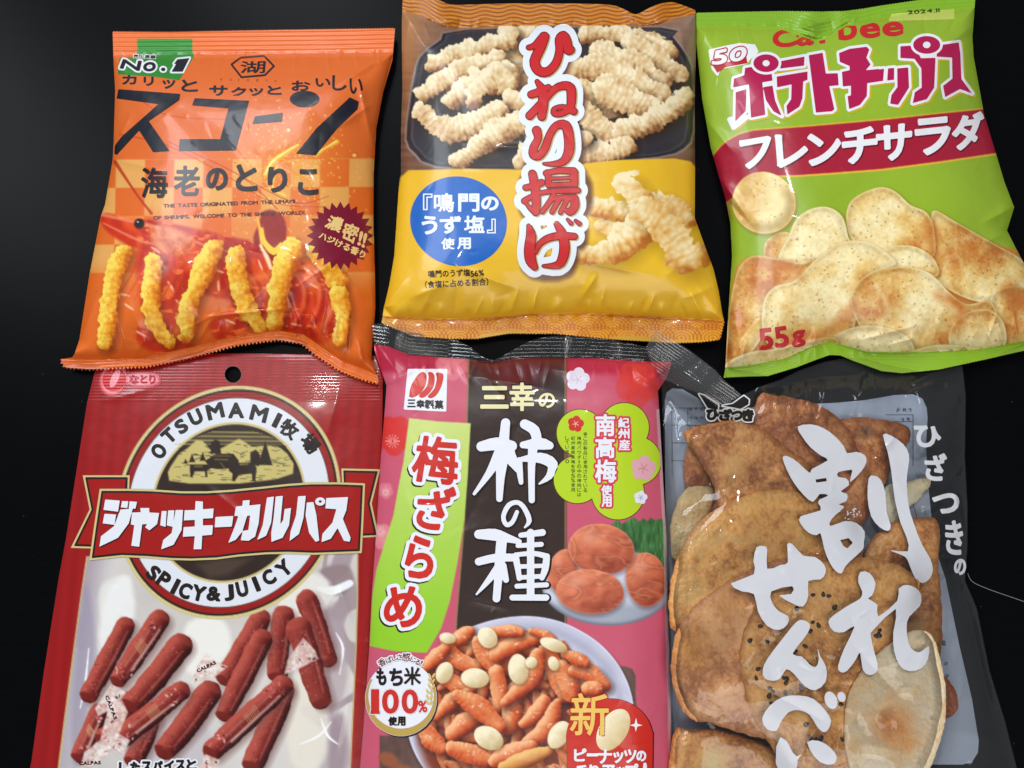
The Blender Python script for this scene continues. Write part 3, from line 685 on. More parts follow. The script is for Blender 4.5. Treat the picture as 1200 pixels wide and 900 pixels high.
# ---- seals: gold with fine wave lines
bg.rgb[:] = rgb(206, 132, 34)
wv = np.sin((ft + 1.6 * np.sin(X * 0.18)) * 2 * math.pi / 4.6); bg.paint(wv * 2 - 0.3, rgb(140, 66, 14), 1.0, op=0.85)
bg.sheet('top_seal', np.minimum(fo, -ft), PRINT)
bg.rgb[:] = rgb(222, 158, 38)
for i in range(26):
    cx = 452 + i * 16.5 + (i % 3) * 2; cy = 384 + 12 * ((i % 2)) 
    q = np.hypot((X - cx) / 1.5, Y - cy); bg.paint(np.where((q < 17) & (Y < cy + 3), np.sin(q * 2 * math.pi / 2.9) * 1.3 - 0.4, -5), rgb(178, 88, 24), 0.9, op=0.7)
bg.paint(fb + 2.2, rgb(196, 96, 24), 0.6, op=(fb < 0) * (np.abs(fb + 2.2) < 1.2) * 1.0)
bg.sheet('bottom_seal', np.minimum(fo, -fb), PRINT)
bg.back(plain, 0.006, ink(rgb(200, 150, 50), name='bag_back'))
# ---- print on top
F = Field(480, 200, 600, 316, 1.0).ell(*kb([(278, 198)])[0], 57, 52.3, 0.25)
bg.decal('blue_disc', F, ink(rgb(22, 100, 190)), 1)
F = Field(486, 220, 590, 298, 0.5)
for ch, q, g in [('『', (160, 106, 190, 160), .3), ('鳴', (197, 105, 262, 166), .55), ('門', (279, 107, 346, 164), .8), ('の', (356, 117, 410, 160), .9), ('う', (157, 182, 205, 240), .9), ('ず', (217, 182, 285, 238), .8),
                 ('塩', (298, 180, 364, 236), .55), ('』', (374, 190, 402, 238), .3), ('使', (221, 255, 264, 291), .4), ('用', (275, 254, 318, 290), .6)]:
    a, b_ = kb([q[:2], q[2:]]); F.glyph(ch, (*a, *b_), g)
bg.decal('blue_disc_lettering', F, ink(rgb(232, 240, 248)), 2)
F = Field(494, 312, 576, 344, 0.4)
F.line('鳴門のうず塩', kb([(176, 388)])[0], kb([(318, 382)])[0], 8.2, 0.22); F.line('56%', kb([(320, 384)])[0], kb([(366, 379)])[0], 6.6, 0.3)
F.line('（食塩に占める割合）', kb([(150, 424)])[0], kb([(395, 412)])[0], 8.2, 0.2)
bg.decal('small_lettering', F, ink(rgb(60, 40, 20)), 1)
T = Field(600, 26, 702, 336, 0.7)
for p in [[(165, 200, 30), (205, 188, 40), (245, 150, 52), (270, 128, 58), (245, 200, 60), (205, 290, 62), (230, 352, 60), (290, 360, 56), (345, 305, 52), (370, 220, 50), (368, 150, 54), (395, 122, 56), (418, 160, 55), (425, 215, 58), (440, 215, 55)],
          [(222, 425, 28), (255, 480, 55), (262, 560, 62), (252, 655, 52)], [(182, 510, 46), (240, 492, 50), (296, 462, 36)], [(290, 520, 45), (230, 590, 50), (172, 650, 50)],
          [(262, 560, 40), (330, 480, 44), (390, 452, 50), (440, 465, 58), (448, 530, 58), (438, 595, 50), (385, 635, 38), (335, 635, 36), (335, 605, 28), (390, 592, 32), (462, 620, 48)],
          [(218, 748, 56), (228, 800, 46), (200, 860, 52), (198, 905, 55), (235, 915, 48), (275, 860, 50), (305, 775, 46), (350, 715, 48), (410, 715, 60), (432, 800, 62), (430, 890, 62), (395, 950, 50), (335, 968, 34), (265, 966, 14)]]:
    T.stroke(kc(p), 3)
for p in [[(190, 190, 50), (208, 280, 55), (216, 380, 55), (212, 440, 50)], [(145, 280, 36), (200, 268, 40), (250, 248, 44)], [(136, 368, 36), (175, 345, 34), (250, 310, 24)], [(214, 445, 40), (180, 420, 30), (150, 385, 20)],
          [(290, 180, 36), (300, 262, 42)], [(280, 185, 36), (370, 168, 38), (462, 172, 46)], [(466, 178, 48), (468, 255, 46)], [(300, 222, 22), (455, 216, 22)], [(298, 264, 30), (460, 256, 30)],
          [(245, 320, 22), (300, 306, 32), (490, 298, 36)], [(330, 330, 34), (300, 380, 34), (255, 440, 28)], [(310, 358, 28), (400, 345, 34), (466, 352, 44)], [(468, 350, 48), (470, 400, 54), (440, 440, 46), (405, 425, 20)], [(366, 360, 36), (320, 440, 30)], [(420, 360, 34), (376, 444, 28)],
          [(168, 535, 30), (182, 600, 62), (172, 690, 68), (180, 760, 66), (205, 805, 40)], [(212, 708, 22), (240, 650, 36), (300, 612, 44), (380, 598, 48), (468, 602, 40)], [(350, 520, 34), (380, 570, 54), (402, 650, 62), (395, 730, 62), (360, 790, 48), (262, 797, 16)],
          [(422, 490, 16), (445, 515, 26)], [(475, 498, 18), (500, 518, 28)]]:
    T.stroke(kd(p), 3)
ell = [*kd([(445, 235)])]
bg.decal('title_plate', T, ink(rgb(232, 238, 246)), 1, grow=8.6)
bg.decal('title_gold_edge', T, ink(rgb(206, 168, 110)), 2, grow=0.6, dx=1.5, dy=1.2)
bg.decal('title_dark_edge', T, ink(rgb(120, 24, 28)), 3, grow=0.7)
bg.decal('title_lettering', T, ink(rgb(205, 40, 44)), 4, grow=-0.45)
# ================================================================ green potato chip bag (top right)
kt = K(800, 0, 3); km = K(840, 30, 4); kl = K(800, 200, 3)
left = [(816, 15), (816, 50), (823, 117), (833, 173), (842, 205), (850, 232), (856, 262), (858, 300), (853.5, 367), (850, 430)]
right = [(1143, -3), (1139.5, 43), (1141, 67), (1153, 133), (1177, 213), (1188.5, 243), (1180, 270), (1190, 290), (1204, 316), (1214, 350), (1219, 395)]
top = [(816, 15), (860, 14), (917, 13), (960, 13.5), (990, 13), (1012, 10), (1033, 6.5), (1077, 0), (1110, -2), (1143, -3)]
bot = [(1222, 402), (1200, 411), (1160, 420), (1100, 433), (1057, 437.5), (1033, 435), (1000, 423), (985, 416.5), (972, 416), (955, 422), (933, 430.5), (900, 440.5), (848, 442.5)]
outl = zig(top, 3.4, 0.8) + right[1:] + zig(bot, 3.4, 1.0) + left[::-1][:-1]
plain = top + right[1:] + bot + left[::-1][:-1]
sealt = [(800, 31), (816, 31), (860, 30), (917, 32), (940, 40), (958, 45), (974, 42), (982, 33), (992, 27), (1010, 27), (1040, 19), (1090, 13), (1143, 9), (1150, 8)]
sealb = [(840, 432), (852, 431), (880, 428), (920, 420), (950, 407), (972, 400), (990, 405), (1015, 412), (1050, 413), (1100, 412), (1150, 409), (1200, 400), (1230, 393)]
body = [(816, 31), (860, 30), (917, 32), (958, 43), (982, 33), (992, 27), (1040, 19), (1090, 13), (1142, 9)] + right[1:] + sealb[::-1][1:-1] + left[::-1][1:-1]
C = thing('snack_bag', 'light green potato chip bag with crimson lettering and 55g print, top right', 'snack bag', mid(plain))
bg = Bag(808, -10, 1230, 450, 1.0, C); bg.pillow(body, 0.006, 0.026, 115)
X, Y = bg.X, bg.Y
bg.crumple((820, 34), (1140, 14), 22, (0.05, 1), 1.0, 33, 8, 34, 2.2)
bg.crumple((860, 428), (1200, 400), 26, (0, -1), 1.8, 35, 12, 46, 2.8)
bg.fine(42, 130, (820, 30, 1190, 420)); bg.facets(41, 26, 0.65, 30, 90, (840, 60, 1180, 390), 7)
for a, b, am, w in [((942, 20), (962, 45), 2.5, 7), ((975, 22), (930, 36), 1.8, 4), ((842, 205), (880, 262), 2.2, 6), ((850, 232), (885, 270), -1.6, 5), ((1140, 30), (1100, 60), 1.5, 6), ((1186, 243), (1150, 262), 2.4, 6), ((1180, 272), (1140, 290), 2.0, 7),
                    ((1120, 50), (1136, 120), 1.4, 6), ((1200, 330), (1150, 350), 1.8, 6), ((1010, 398), (1080, 380), 1.8, 4), ((1040, 405), (1075, 395), 1.6, 3), ((850, 425), (890, 370), 1.8, 6), ((970, 398), (900, 412), 1.6, 5), ((828, 140), (860, 180), 1.2, 6), ((1090, 150), (1150, 170), 1.0, 7), ((868, 420), (855, 330), 1.5, 6)]:
    bg.ridge(a, b, am, w)
ft = Y - np.interp(X, [p[0] for p in sealt], [p[1] for p in sealt]); fb = np.interp(X, [p[0] for p in sealb], [p[1] for p in sealb]) - Y
bg.h += np.where(ft < 0, 0.00025 * np.sin(ft * 2 * math.pi / 4.6) + 0.003 * np.exp(-((X - 950) / 15) ** 2) + 0.002 * np.exp(-((X - 990) / 12) ** 2), 0)
bg.h += np.where(fb < 0, 0.00016 * np.sin(fb * 2 * math.pi / 3.6) + 0.002 * np.sin(X * 0.035), 0)
# ---- picture
gnn = fbm(X, Y, 90, 2, 2)[..., None]; bg.rgb[:] = rgb(150, 182, 46) + (gnn - 0.5) * rgb(14, 14, 10)
band = lambda pts: np.array(pts, float)
up = kt([(90, 580), (110, 540), (135, 510), (160, 490), (200, 468), (250, 455), (330, 449), (450, 440), (700, 418), (900, 396), (1080, 378), (1140, 372)])
dn = kt([(1190, 535), (1110, 543), (900, 574), (700, 600), (520, 614), (400, 622), (300, 623), (255, 628), (220, 660), (190, 690), (150, 720)])
bg.paint_poly(up + dn + kt([(90, 700)]), rgb(240, 190, 60), soft=0.7, )
bg.paint_poly([(x, y + 1.3) for x, y in up] + [(x, y - 2.0) for x, y in dn] + kt([(90, 700)]), rgb(168, 28, 54), soft=0.7)
bg.paint_poly([(x - 4, y + 1.3) for x, y in kt([(95, 560), (160, 600), (175, 680), (180, 760), (60, 900)])], rgb(150, 22, 48), soft=5, op=0.5)
cb, ch_, cl = rgb(226, 188, 108), rgb(246, 228, 168), rgb(190, 116, 44)
rs = np.random.RandomState(12)
def chip(cx, cy, rx, ry, rot=0, warm=0.0, wob=0.08, seed=0, edge=True, dirn=(0.5, 0.8)):
    wob = wob * 2.2; rx *= 1.08; ry *= 1.08
    (x, y), = kl([(cx, cy)]); rx /= 3; ry /= 3
    bg.paint_ell(x + 1.5, y + 2.5, rx, ry, rgb(120, 62, 20), rot, soft=3.5, op=0.55, wob=wob, seed=seed)
    def c(xx, yy, f):
        n1 = fbm(xx, yy, 34, seed, 4); n2 = fbm(xx, yy, 5, seed + 3, 3)
        ang = seed * 1.7; sx = ((xx - x) * math.cos(ang) + (yy - y) * math.sin(ang)) / max(rx, ry)
        t = np.clip(0.36 + .34 * np.cos(sx * 3.4 + seed) + ((xx - x) / rx * dirn[0] + (yy - y) / ry * dirn[1]) * 0.22 + (n1 - 0.5) * 1.1 + warm * .8, 0, 1)[..., None]
        k = ch_ + (cb - ch_) * np.clip(t * 2, 0, 1) + (rgb(206, 136, 62) - cb) * np.clip(t * 2 - 1, 0, 1)
        k = k + ((n2 - 0.5) * 0.13)[..., None]
        sh_ = np.exp(-((f - 7) / 6) ** 2)[..., None] * .16 * np.clip(((xx - x) / rx + (yy - y) / ry) * .8 + .3, 0, 1)[..., None]; k = k * (1 - sh_)
        rim = np.exp(-(f / 1.3) ** 2)[..., None] * 0.5
        return k * (1 - rim) + rgb(250, 226, 160) * rim
    bg.paint_ell(x, y, rx, ry, c, rot, wob=wob, seed=seed)
    for i in range(int(rx * ry / 55)):
        a = rs.rand() * 6.28; r = math.sqrt(rs.rand()) * 0.88; px_, py_ = x + rx * r * math.cos(a), y + ry * r * math.sin(a)
        bg.paint_ell(px_, py_, rs.uniform(.4, 1.1), rs.uniform(.3, .55), rgb(120, 62, 22), rs.rand() * 3, op=0.75)
bg.paint_poly(kl([(120, 760), (160, 560), (170, 420), (215, 310), (400, 300), (700, 250), (860, 200), (1100, 260), (1250, 330), (1300, 640), (900, 640), (600, 660), (470, 640), (300, 700)]), rgb(206, 140, 62), 3, 2)
def chip_poly(pts, ang, freq, ph, warm, seed, lite=0.0):
    P = np.array(kl(pts)); Q = smooth(P, 5); c0 = Q.mean(0); R = np.hypot(*(Q - c0).T).max()
    bg.paint_poly([(a + 1.5, b + 2.0) for a, b in Q], rgb(96, 48, 14), 0, 4.0, op=.6)
    def c(xx, yy, f):
        n0 = fbm(xx, yy, 40, seed + 5, 3) - .5; n1 = fbm(xx, yy, 16, seed, 4) - .5; n2 = fbm(xx, yy, 3.2, seed + 3, 3) - .5
        s_ = ((xx - c0[0]) * math.cos(ang) + (yy - c0[1]) * math.sin(ang)) / R + n0 * .8
        t = np.clip(.46 + .32 * np.cos(s_ * freq + ph) + n1 * .8 + warm * .7 - .10 - lite, 0, 1)[..., None]
        k = rgb(250, 232, 176) + (rgb(232, 192, 112) - rgb(250, 232, 176)) * np.clip(t * 2, 0, 1) + (rgb(200, 120, 48) - rgb(232, 192, 112)) * np.clip(t * 2 - 1, 0, 1)
        bl_ = ss(.62, .70, fbm(xx, yy, 7, seed + 9, 2))[..., None] * .22; k = k * (1 - bl_) + rgb(252, 238, 190) * bl_
        k = k + (n2 * .16)[..., None]; rim = np.exp(-(f / 1.2) ** 2)[..., None] * .7; ed = np.exp(-((f - 4) / 3) ** 2)[..., None] * .10
        return (k * (1 - ed)) * (1 - rim) + rgb(252, 232, 170) * rim
    bg.paint_poly(Q, c)
    lo = Q.min(0); hi = Q.max(0); n_ = int((hi[0] - lo[0]) * (hi[1] - lo[1]) / 130)
    U = rs.uniform(lo[0], hi[0], n_); V = rs.uniform(lo[1], hi[1], n_); dd_ = sd_polys([Q], U, V)
    for u, v, d_ in zip(U, V, dd_):
        if d_ > 2: bg.paint_ell(u, v, rs.uniform(.4, 1.2), rs.uniform(.3, .6), rgb(112, 58, 22), rs.rand() * 3, op=.8)
for a in [([(872, 190), (885, 140), (960, 180), (1100, 260), (1200, 320), (1260, 420), (1200, 470), (1110, 470), (1000, 450), (900, 390), (866, 300)], 1.2, 3.0, 1.0, .22, 41), ([(575, 170), (590, 110), (640, 75), (700, 58), (750, 75), (800, 120), (860, 150), (885, 220), (870, 310), (700, 300), (600, 250)], 1.3, 3.4, 3.6, .04, 3), ([(285, 290), (296, 245), (350, 215), (385, 235), (350, 310), (300, 320)], .4, 2, 1, .05, 5),
          ([(340, 320), (372, 230), (400, 170), (450, 135), (510, 128), (560, 160), (580, 225), (580, 260), (480, 320)], .9, 2.6, 3.2, -.08, 7), ([(715, 300), (722, 275), (770, 262), (830, 272), (885, 312), (895, 370), (800, 365), (740, 350)], .8, 3, 2.8, -.02, 9),
          ([(205, 330), (250, 300), (330, 308), (420, 326), (462, 310), (440, 360), (400, 400), (330, 420), (290, 460), (280, 580), (200, 680), (140, 700), (155, 600), (165, 480), (185, 380)], .7, 3.6, .3, .26, 11), ([(1090, 430), (1200, 410), (1270, 480), (1280, 640), (1130, 640), (1090, 560)], .4, 4, .5, .2, 13),
          ([(325, 408), (395, 385), (470, 310), (545, 258), (600, 246), (660, 255), (710, 285), (750, 325), (700, 350), (650, 380), (620, 440), (610, 520), (580, 590), (480, 630), (380, 640), (300, 610), (278, 530), (290, 450)], .95, 5.4, 3.9, .02, 17), ([(592, 470), (600, 420), (640, 372), (700, 345), (790, 338), (870, 362), (940, 430), (1000, 470), (1080, 460), (1110, 540), (1060, 600), (960, 640), (840, 640), (740, 600), (640, 570)], .5, 5.0, 3.4, .10, 19),
          ([(940, 560), (1000, 500), (1080, 490), (1130, 540), (1130, 620), (1040, 640), (950, 630)], 1.4, 3, 2, .1, 21), ([(500, 620), (540, 575), (630, 545), (730, 555), (800, 595), (800, 650), (640, 665), (540, 655)], 1.2, 3, 3.2, -.05, 23), ([(140, 720), (150, 680), (230, 640), (330, 625), (420, 600), (520, 585), (545, 610), (470, 660), (330, 710), (200, 730)], 1.1, 4, 3.6, .0, 25), ([(780, 660), (850, 620), (950, 612), (1060, 630), (1080, 660)], 1.3, 3, 3.4, 0, 27)]:
    chip_poly(*a)
chip(285, 113, 104, 100, .5, -.02, .02, 61)
for p in [[(590, 250, 10), (690, 260, 16), (745, 330, 8)], [(330, 410, 8), (430, 360, 18), (570, 260, 8)], [(680, 400, 6), (720, 480, 14), (700, 540, 6)], [(820, 350, 8), (870, 420, 16), (990, 520, 8)]]:
    bg.paint_stroke(kl(p), rgb(250, 228, 176), soft=3.0, op=0.6)
for p in [[(600, 470, 26), (520, 560, 30), (380, 600, 16)], [(900, 440, 30), (980, 480, 40), (960, 560, 20)], [(1150, 420, 60), (1190, 470, 40)], [(230, 330, 24), (380, 340, 30), (420, 380, 10)], [(870, 200, 40), (880, 290, 30)]]:
    bg.paint_stroke(kl(p), rgb(196, 104, 36), soft=6.0, op=0.55)
bg.paint_poly(kl([(100, 720), (140, 718), (300, 700), (400, 672), (470, 632), (520, 612), (590, 650), (700, 645), (900, 640), (1100, 640), (1200, 615), (1300, 560), (1300, 800), (100, 800)]), rgb(140, 172, 42), soft=0.8)
fo = sd_polys([np.array(outl, float)], X, Y)
bg.sheet('front_film', np.minimum(fo, np.minimum(ft, fb)), PRINT)
bg.rgb[:] = rgb(132, 178, 44); bg.sheet('top_seal', np.minimum(fo, -ft), PRINT)
bg.rgb[:] = rgb(138, 180, 40); bg.sheet('bottom_seal', np.minimum(fo, -fb), PRINT)
bg.back(plain, 0.006, ink(rgb(130, 165, 50), name='bag_back'))
crim = ink(rgb(178, 22, 78)); whi = ink(rgb(236, 236, 240)); redk = ink(rgb(200, 36, 40))
F = Field(900, 14, 1066, 60, 0.6)
for ch, q in [('C', [(318, 108), (398, 102), (400, 158), (320, 168)]), ('a', [(400, 112), (452, 106), (458, 155), (406, 160)]), ('l', [(478, 70), (492, 69), (498, 148), (484, 150)]),
              ('b', [(546, 58), (606, 52), (612, 134), (552, 140)]), ('e', [(624, 86), (690, 80), (692, 128), (628, 134)]), ('e', [(702, 84), (772, 76), (774, 120), (708, 128)])]:
    F.glyph(ch, kt(q), 1.25)
bg.decal('maker_lettering', F, redk, 1, clip=lambda u, v: v - 3 - np.interp(u, [p[0] for p in sealt], [p[1] for p in sealt]))
F = Field(1030, 8, 1125, 30, 1.0).poly(kt([(735, 48), (955, 32), (955, 68), (722, 74)])); bg.decal('date_panel', F, ink(rgb(196, 208, 96)), 1)
F = Field(1060, 8, 1106, 24, 0.4).line('2024.11', kt([(792, 50)])[0], kt([(908, 42)])[0], 4.2, 0.2); bg.decal('date_lettering', F, ink(rgb(50, 60, 20)), 2)
T = Field(850, 34, 1150, 156, 0.8)
for p in [[(76, 290), (80, 248), (128, 232), (132, 198), (166, 192), (190, 218), (258, 222), (262, 258), (214, 266), (228, 418), (160, 432), (150, 276)], [(88, 312), (140, 296), (136, 400), (86, 450)], [(216, 288), (262, 280), (274, 350), (305, 424), (265, 402), (230, 350)],
          [(298, 166), (412, 144), (410, 188), (296, 202)], [(280, 238), (426, 214), (426, 254), (406, 262), (402, 340), (388, 380), (330, 418), (326, 376), (348, 345), (350, 276), (282, 290)],
          [(430, 138), (497, 126), (512, 224), (568, 222), (572, 280), (528, 284), (552, 392), (540, 402), (464, 408)],
          [(572, 128), (622, 108), (702, 98), (716, 112), (702, 150), (722, 182), (700, 208), (762, 202), (762, 262), (706, 270), (704, 330), (672, 372), (620, 392), (612, 330), (628, 326), (628, 282), (590, 286), (586, 216), (622, 208), (622, 190), (576, 170)],
          [(752, 206), (785, 201), (780, 260), (748, 262)], [(802, 200), (832, 197), (832, 254), (798, 258)], [(845, 200), (898, 195), (902, 290), (850, 372), (812, 366), (818, 325), (846, 288)],
          [(860, 96), (925, 92), (958, 152), (1026, 150), (1020, 290), (985, 345), (918, 364), (928, 312), (960, 290), (958, 200), (926, 156), (860, 152)],
          [(1048, 90), (1135, 78), (1142, 130), (1148, 250), (1197, 318), (1140, 298), (1070, 336), (1060, 282), (1104, 248), (1102, 150), (1030, 146), (1030, 120)]]:
    T.poly(km(p))
T2 = Field(850, 34, 1150, 156, 0.8); T2.f = T.f.copy()
for cx, cy, rx, ry, r in [(231, 176, 60, 42, 16), (984, 90, 64, 42, 17)]:
    (x, y), = km([(cx, cy)]); g = sd_ell(x, y, rx / 4, ry / 4, T.X, T.Y); hole = sd_ell(x, y, r / 4, r / 4.6, T.X, T.Y)
    T.f = np.maximum(np.minimum(T.f, -(g + 2.6)), np.minimum(g, -hole)); T2.f = np.maximum(T2.f, g)
T2.poly(km([(60, 440), (78, 478), (140, 430)]))
inb = lambda u, v: sd_polys([np.array(plain, float)], u, v) - 1.2
bg.decal('title_mustard_edge', T2, ink(rgb(196, 178, 30)), 1, grow=3.0, dx=2.2, dy=2.0, clip=inb)
bg.decal('title_outline', T2, whi, 2, grow=2.9, clip=inb); bg.decal('title_lettering', T, crim, 3, grow=-0.2, clip=inb)
T = Field(860, 130, 1160, 210, 0.7)
for ch, q in [('フ', [(112, 545), (248, 522), (238, 640), (128, 672)]), ('レ', [(278, 518), (420, 522), (420, 640), (290, 662)]), ('ン', [(425, 515), (575, 508), (575, 640), (440, 652)]),
              ('チ', [(588, 492), (748, 476), (744, 630), (600, 646)]), ('サ', [(750, 478), (912, 462), (900, 618), (762, 632)]), ('ラ', [(930, 446), (1090, 430), (1088, 588), (945, 606)]), ('ダ', [(1098, 425), (1248, 408), (1240, 560), (1120, 582)])]:
    T.glyph(ch, km(q), 1.9)
bg.decal('flavour_shadow_edge', T, ink(rgb(104, 14, 36)), 1, grow=0.4, dx=1.1, dy=1.2, clip=inb); bg.decal('flavour_lettering', T, whi, 2, clip=inb)
T = Field(886, 380, 946, 412, 0.5)
for ch, q in [('5', [(268, 560), (312, 554), (318, 624), (272, 630)]), ('5', [(322, 554), (364, 548), (374, 616), (330, 622)]), ('g', [(386, 568), (428, 562), (430, 614), (388, 620)])]: T.glyph(ch, kl(q), 1.2)
bg.decal('weight_lettering', T, ink(rgb(196, 40, 46)), 1)
T = Field(824, 44, 892, 96, 0.6)
T.poly(kt([(95, 178), (150, 165), (200, 155), (252, 160), (262, 182), (236, 205), (222, 222), (130, 240), (122, 262), (106, 242), (100, 215)])); bg.decal('anniversary_plate', T, ink(rgb(240, 240, 240)), 1, grow=1.4)
T = Field(824, 44, 892, 96, 0.5); T.poly(kt([(102, 226), (170, 216), (224, 200), (228, 222), (150, 236), (122, 256), (112, 240)])); T.poly(kt([(112, 150), (114, 148)])+kt([(114, 150)]))
q5 = kt([(112, 182), (156, 172), (152, 222), (104, 226)]); q0 = kt([(170, 174), (226, 162), (218, 208), (166, 218)])
D5 = Field(824, 44, 892, 96, 0.5).glyph('5', q5, 1.0).glyph('0', q0, 1.0)
bg.decal('anniversary_ribbon', T, ink(rgb(186, 36, 40)), 2); bg.decal('anniversary_outline', D5, ink(rgb(186, 36, 40)), 3, grow=1.3); bg.decal('anniversary_lettering', D5, whi, 4, grow=-0.1)
# ================================================================ red sausage bag (bottom left)
kg = K(90, 420, 3.3333); kh = K(90, 560, 3.4286); ki = K(30, 640, 2.79); kj = K(80, 690, 4.285); kk = K(220, 690, 4.285); kq = K(30, 400, 2.79)
plain = [(113, 428), (115, 414), (200, 415), (277, 414), (370, 415.5), (440, 417), (449, 430), (447, 560), (444, 700), (436, 860), (432, 990), (18, 990), (37, 891), (51, 790), (69, 676), (77, 633), (91, 543), (102, 472)]
D = thing('snack_bag', 'flat red bag with hanging hole, ranch emblem and sausage picture, bottom left', 'snack bag', mid(plain))
bg = Bag(14, 408, 456, 994, 1.15, D); bg.pillow(plain, 0.0016, 0.0035, 120)
X, Y = bg.X, bg.Y
bg.h += 0.0009 * (fbm(X, Y, 120, 5, 2) - 0.5) * ss(0, 30, bg.d)
bg.facets(71, 12, 0.22, 40, 120, (90, 430, 440, 640), 10)
bg.fine(73, 90, (85, 670, 415, 900), .2); bg.facets(72, 26, 0.5, 25, 90, (90, 670, 410, 900), 7)
for a, b, am, w in [((395, 680), (415, 740), .9, 5), ((405, 690), (385, 705), .9, 4), ((408, 800), (395, 880), .8, 5), ((90, 690), (80, 800), .7, 6), ((120, 470), (180, 455), .35, 5), ((230, 560), (330, 640), .4, 6), ((400, 450), (380, 520), .35, 8),
                    ((66, 700), (48, 850), .5, 6), ((430, 640), (426, 860), .5, 6)]: bg.ridge(a, b, am, w)
bg.h += np.where(Y < 470, 0.00006 * np.sin(Y * 2 * math.pi / 3.6), 0)
bg.rgb[:] = rgb(154, 20, 20); st = np.sin((X + (Y - 430) * 0.09) * 2 * math.pi / 16); bg.rgb += (0.022 * st)[..., None] * np.array([1, .4, .4])
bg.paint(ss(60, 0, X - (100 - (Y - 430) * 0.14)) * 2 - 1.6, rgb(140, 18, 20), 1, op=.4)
# silvery picture area
win = [(103, 652), (96, 700), (84, 790), (71, 891), (60, 990), (404, 990), (410, 891), (416, 765), (418, 700), (418, 648)]
bg.paint_poly([(x + (262 - x) * -0.012, y) for x, y in win], rgb(196, 176, 120), soft=.6)
def silver(x, y, f):
    n1 = fbm(x, y * 0.6, 60, 61, 3); n2 = fbm(x * 1.3 + y * .3, y * .6, 44, 65, 2)
    c = rgb(208, 203, 198) + (n1[..., None] - 0.5) * 0.12
    m = (ss(0.54, 0.57, n2) * (1 - ss(0.66, 0.72, n2)) * ss(345, 385, x) + 0.6 * ss(0.52, 0.58, n1) * (1 - ss(85, 125, x + (y - 700) * .15)))[..., None]
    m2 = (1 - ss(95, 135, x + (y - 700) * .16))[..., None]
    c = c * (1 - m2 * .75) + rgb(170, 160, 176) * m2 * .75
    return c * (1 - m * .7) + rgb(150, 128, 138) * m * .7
bg.paint_poly(win, silver, soft=.6)
bg.paint_poly(ki([(960, 80), (1040, 60), (1070, 90), (1060, 140), (1000, 165), (940, 150), (1000, 120)]), rgb(140, 118, 120), 4, 2, op=.7)
bg.paint_poly(ki([(950, 135), (1010, 130), (1060, 110), (1068, 130), (1000, 160)]), rgb(240, 244, 250), 4, 1.2)
bg.paint_poly(ki([(900, 540), (960, 520), (1040, 600), (1060, 720), (960, 740), (1000, 640)]), rgb(168, 150, 158), 4, 3, op=.6)
bg.paint_poly(ki([(255, 120), (340, 100), (330, 180), (270, 260), (240, 200)]), rgb(228, 226, 220), 4, 3, op=.9)
for p, c_, o_ in [([(96, 700), (104, 690), (112, 760), (100, 850), (88, 900), (84, 840)], rgb(150, 142, 164), .6), ([(128, 690), (150, 676), (158, 720), (140, 770), (122, 800), (116, 740)], rgb(236, 236, 234), .9), ([(330, 690), (370, 672), (392, 700), (360, 730), (330, 760)], rgb(238, 234, 226), .8),
                   ([(376, 740), (400, 730), (408, 790), (392, 840), (372, 820)], rgb(176, 160, 166), .7), ([(340, 800), (372, 790), (386, 850), (370, 900), (340, 890)], rgb(232, 226, 210), .8), ([(386, 850), (404, 840), (404, 900), (388, 930)], rgb(150, 130, 140), .7), ([(220, 730), (260, 726), (270, 760), (240, 790), (214, 780)], rgb(240, 238, 232), .9),
                   ([(176, 860), (230, 840), (250, 880), (220, 930), (176, 930)], rgb(196, 190, 194), .8)]: bg.paint_poly(p, c_, 4, 3.5, op=o_)
for p in [[(394, 742, 1), (402, 760, 3), (398, 790, 1)], [(376, 842, 1), (384, 862, 3), (396, 872, 1)], [(104, 760, 1), (100, 800, 2.4), (94, 830, 1)], [(352, 872, 1), (374, 862, 2.6), (388, 846, 1)]]: bg.paint_stroke(p, rgb(252, 252, 255), soft=.9)
sb_, sh_, sl_ = rgb(108, 26, 22), rgb(184, 82, 68), rgb(46, 8, 8)
def twist(pts, seed=0):
    bg.paint_poly(pts, lambda x, y, f: rgb(226, 204, 196) + (fbm(x, y, 4, seed, 3)[..., None] - .5) * 0.5 * np.array([.5, 1, 1]), 0, 1.0, op=.85)
    r = random.Random(seed); P = np.array(pts); c = P.mean(0)
    for i in range(9):
        a = P[r.randrange(len(P))] * r.uniform(.3, .8) + c * .5; a = c + (P[r.randrange(len(P))] - c) * r.uniform(0, .8)
        bg.paint_ell(a[0], a[1], r.uniform(.8, 2.6), r.uniform(.6, 1.4), rgb(*[(210, 90, 100), (60, 30, 30), (240, 235, 230)][r.randrange(3)]), r.uniform(0, 3), op=.8)
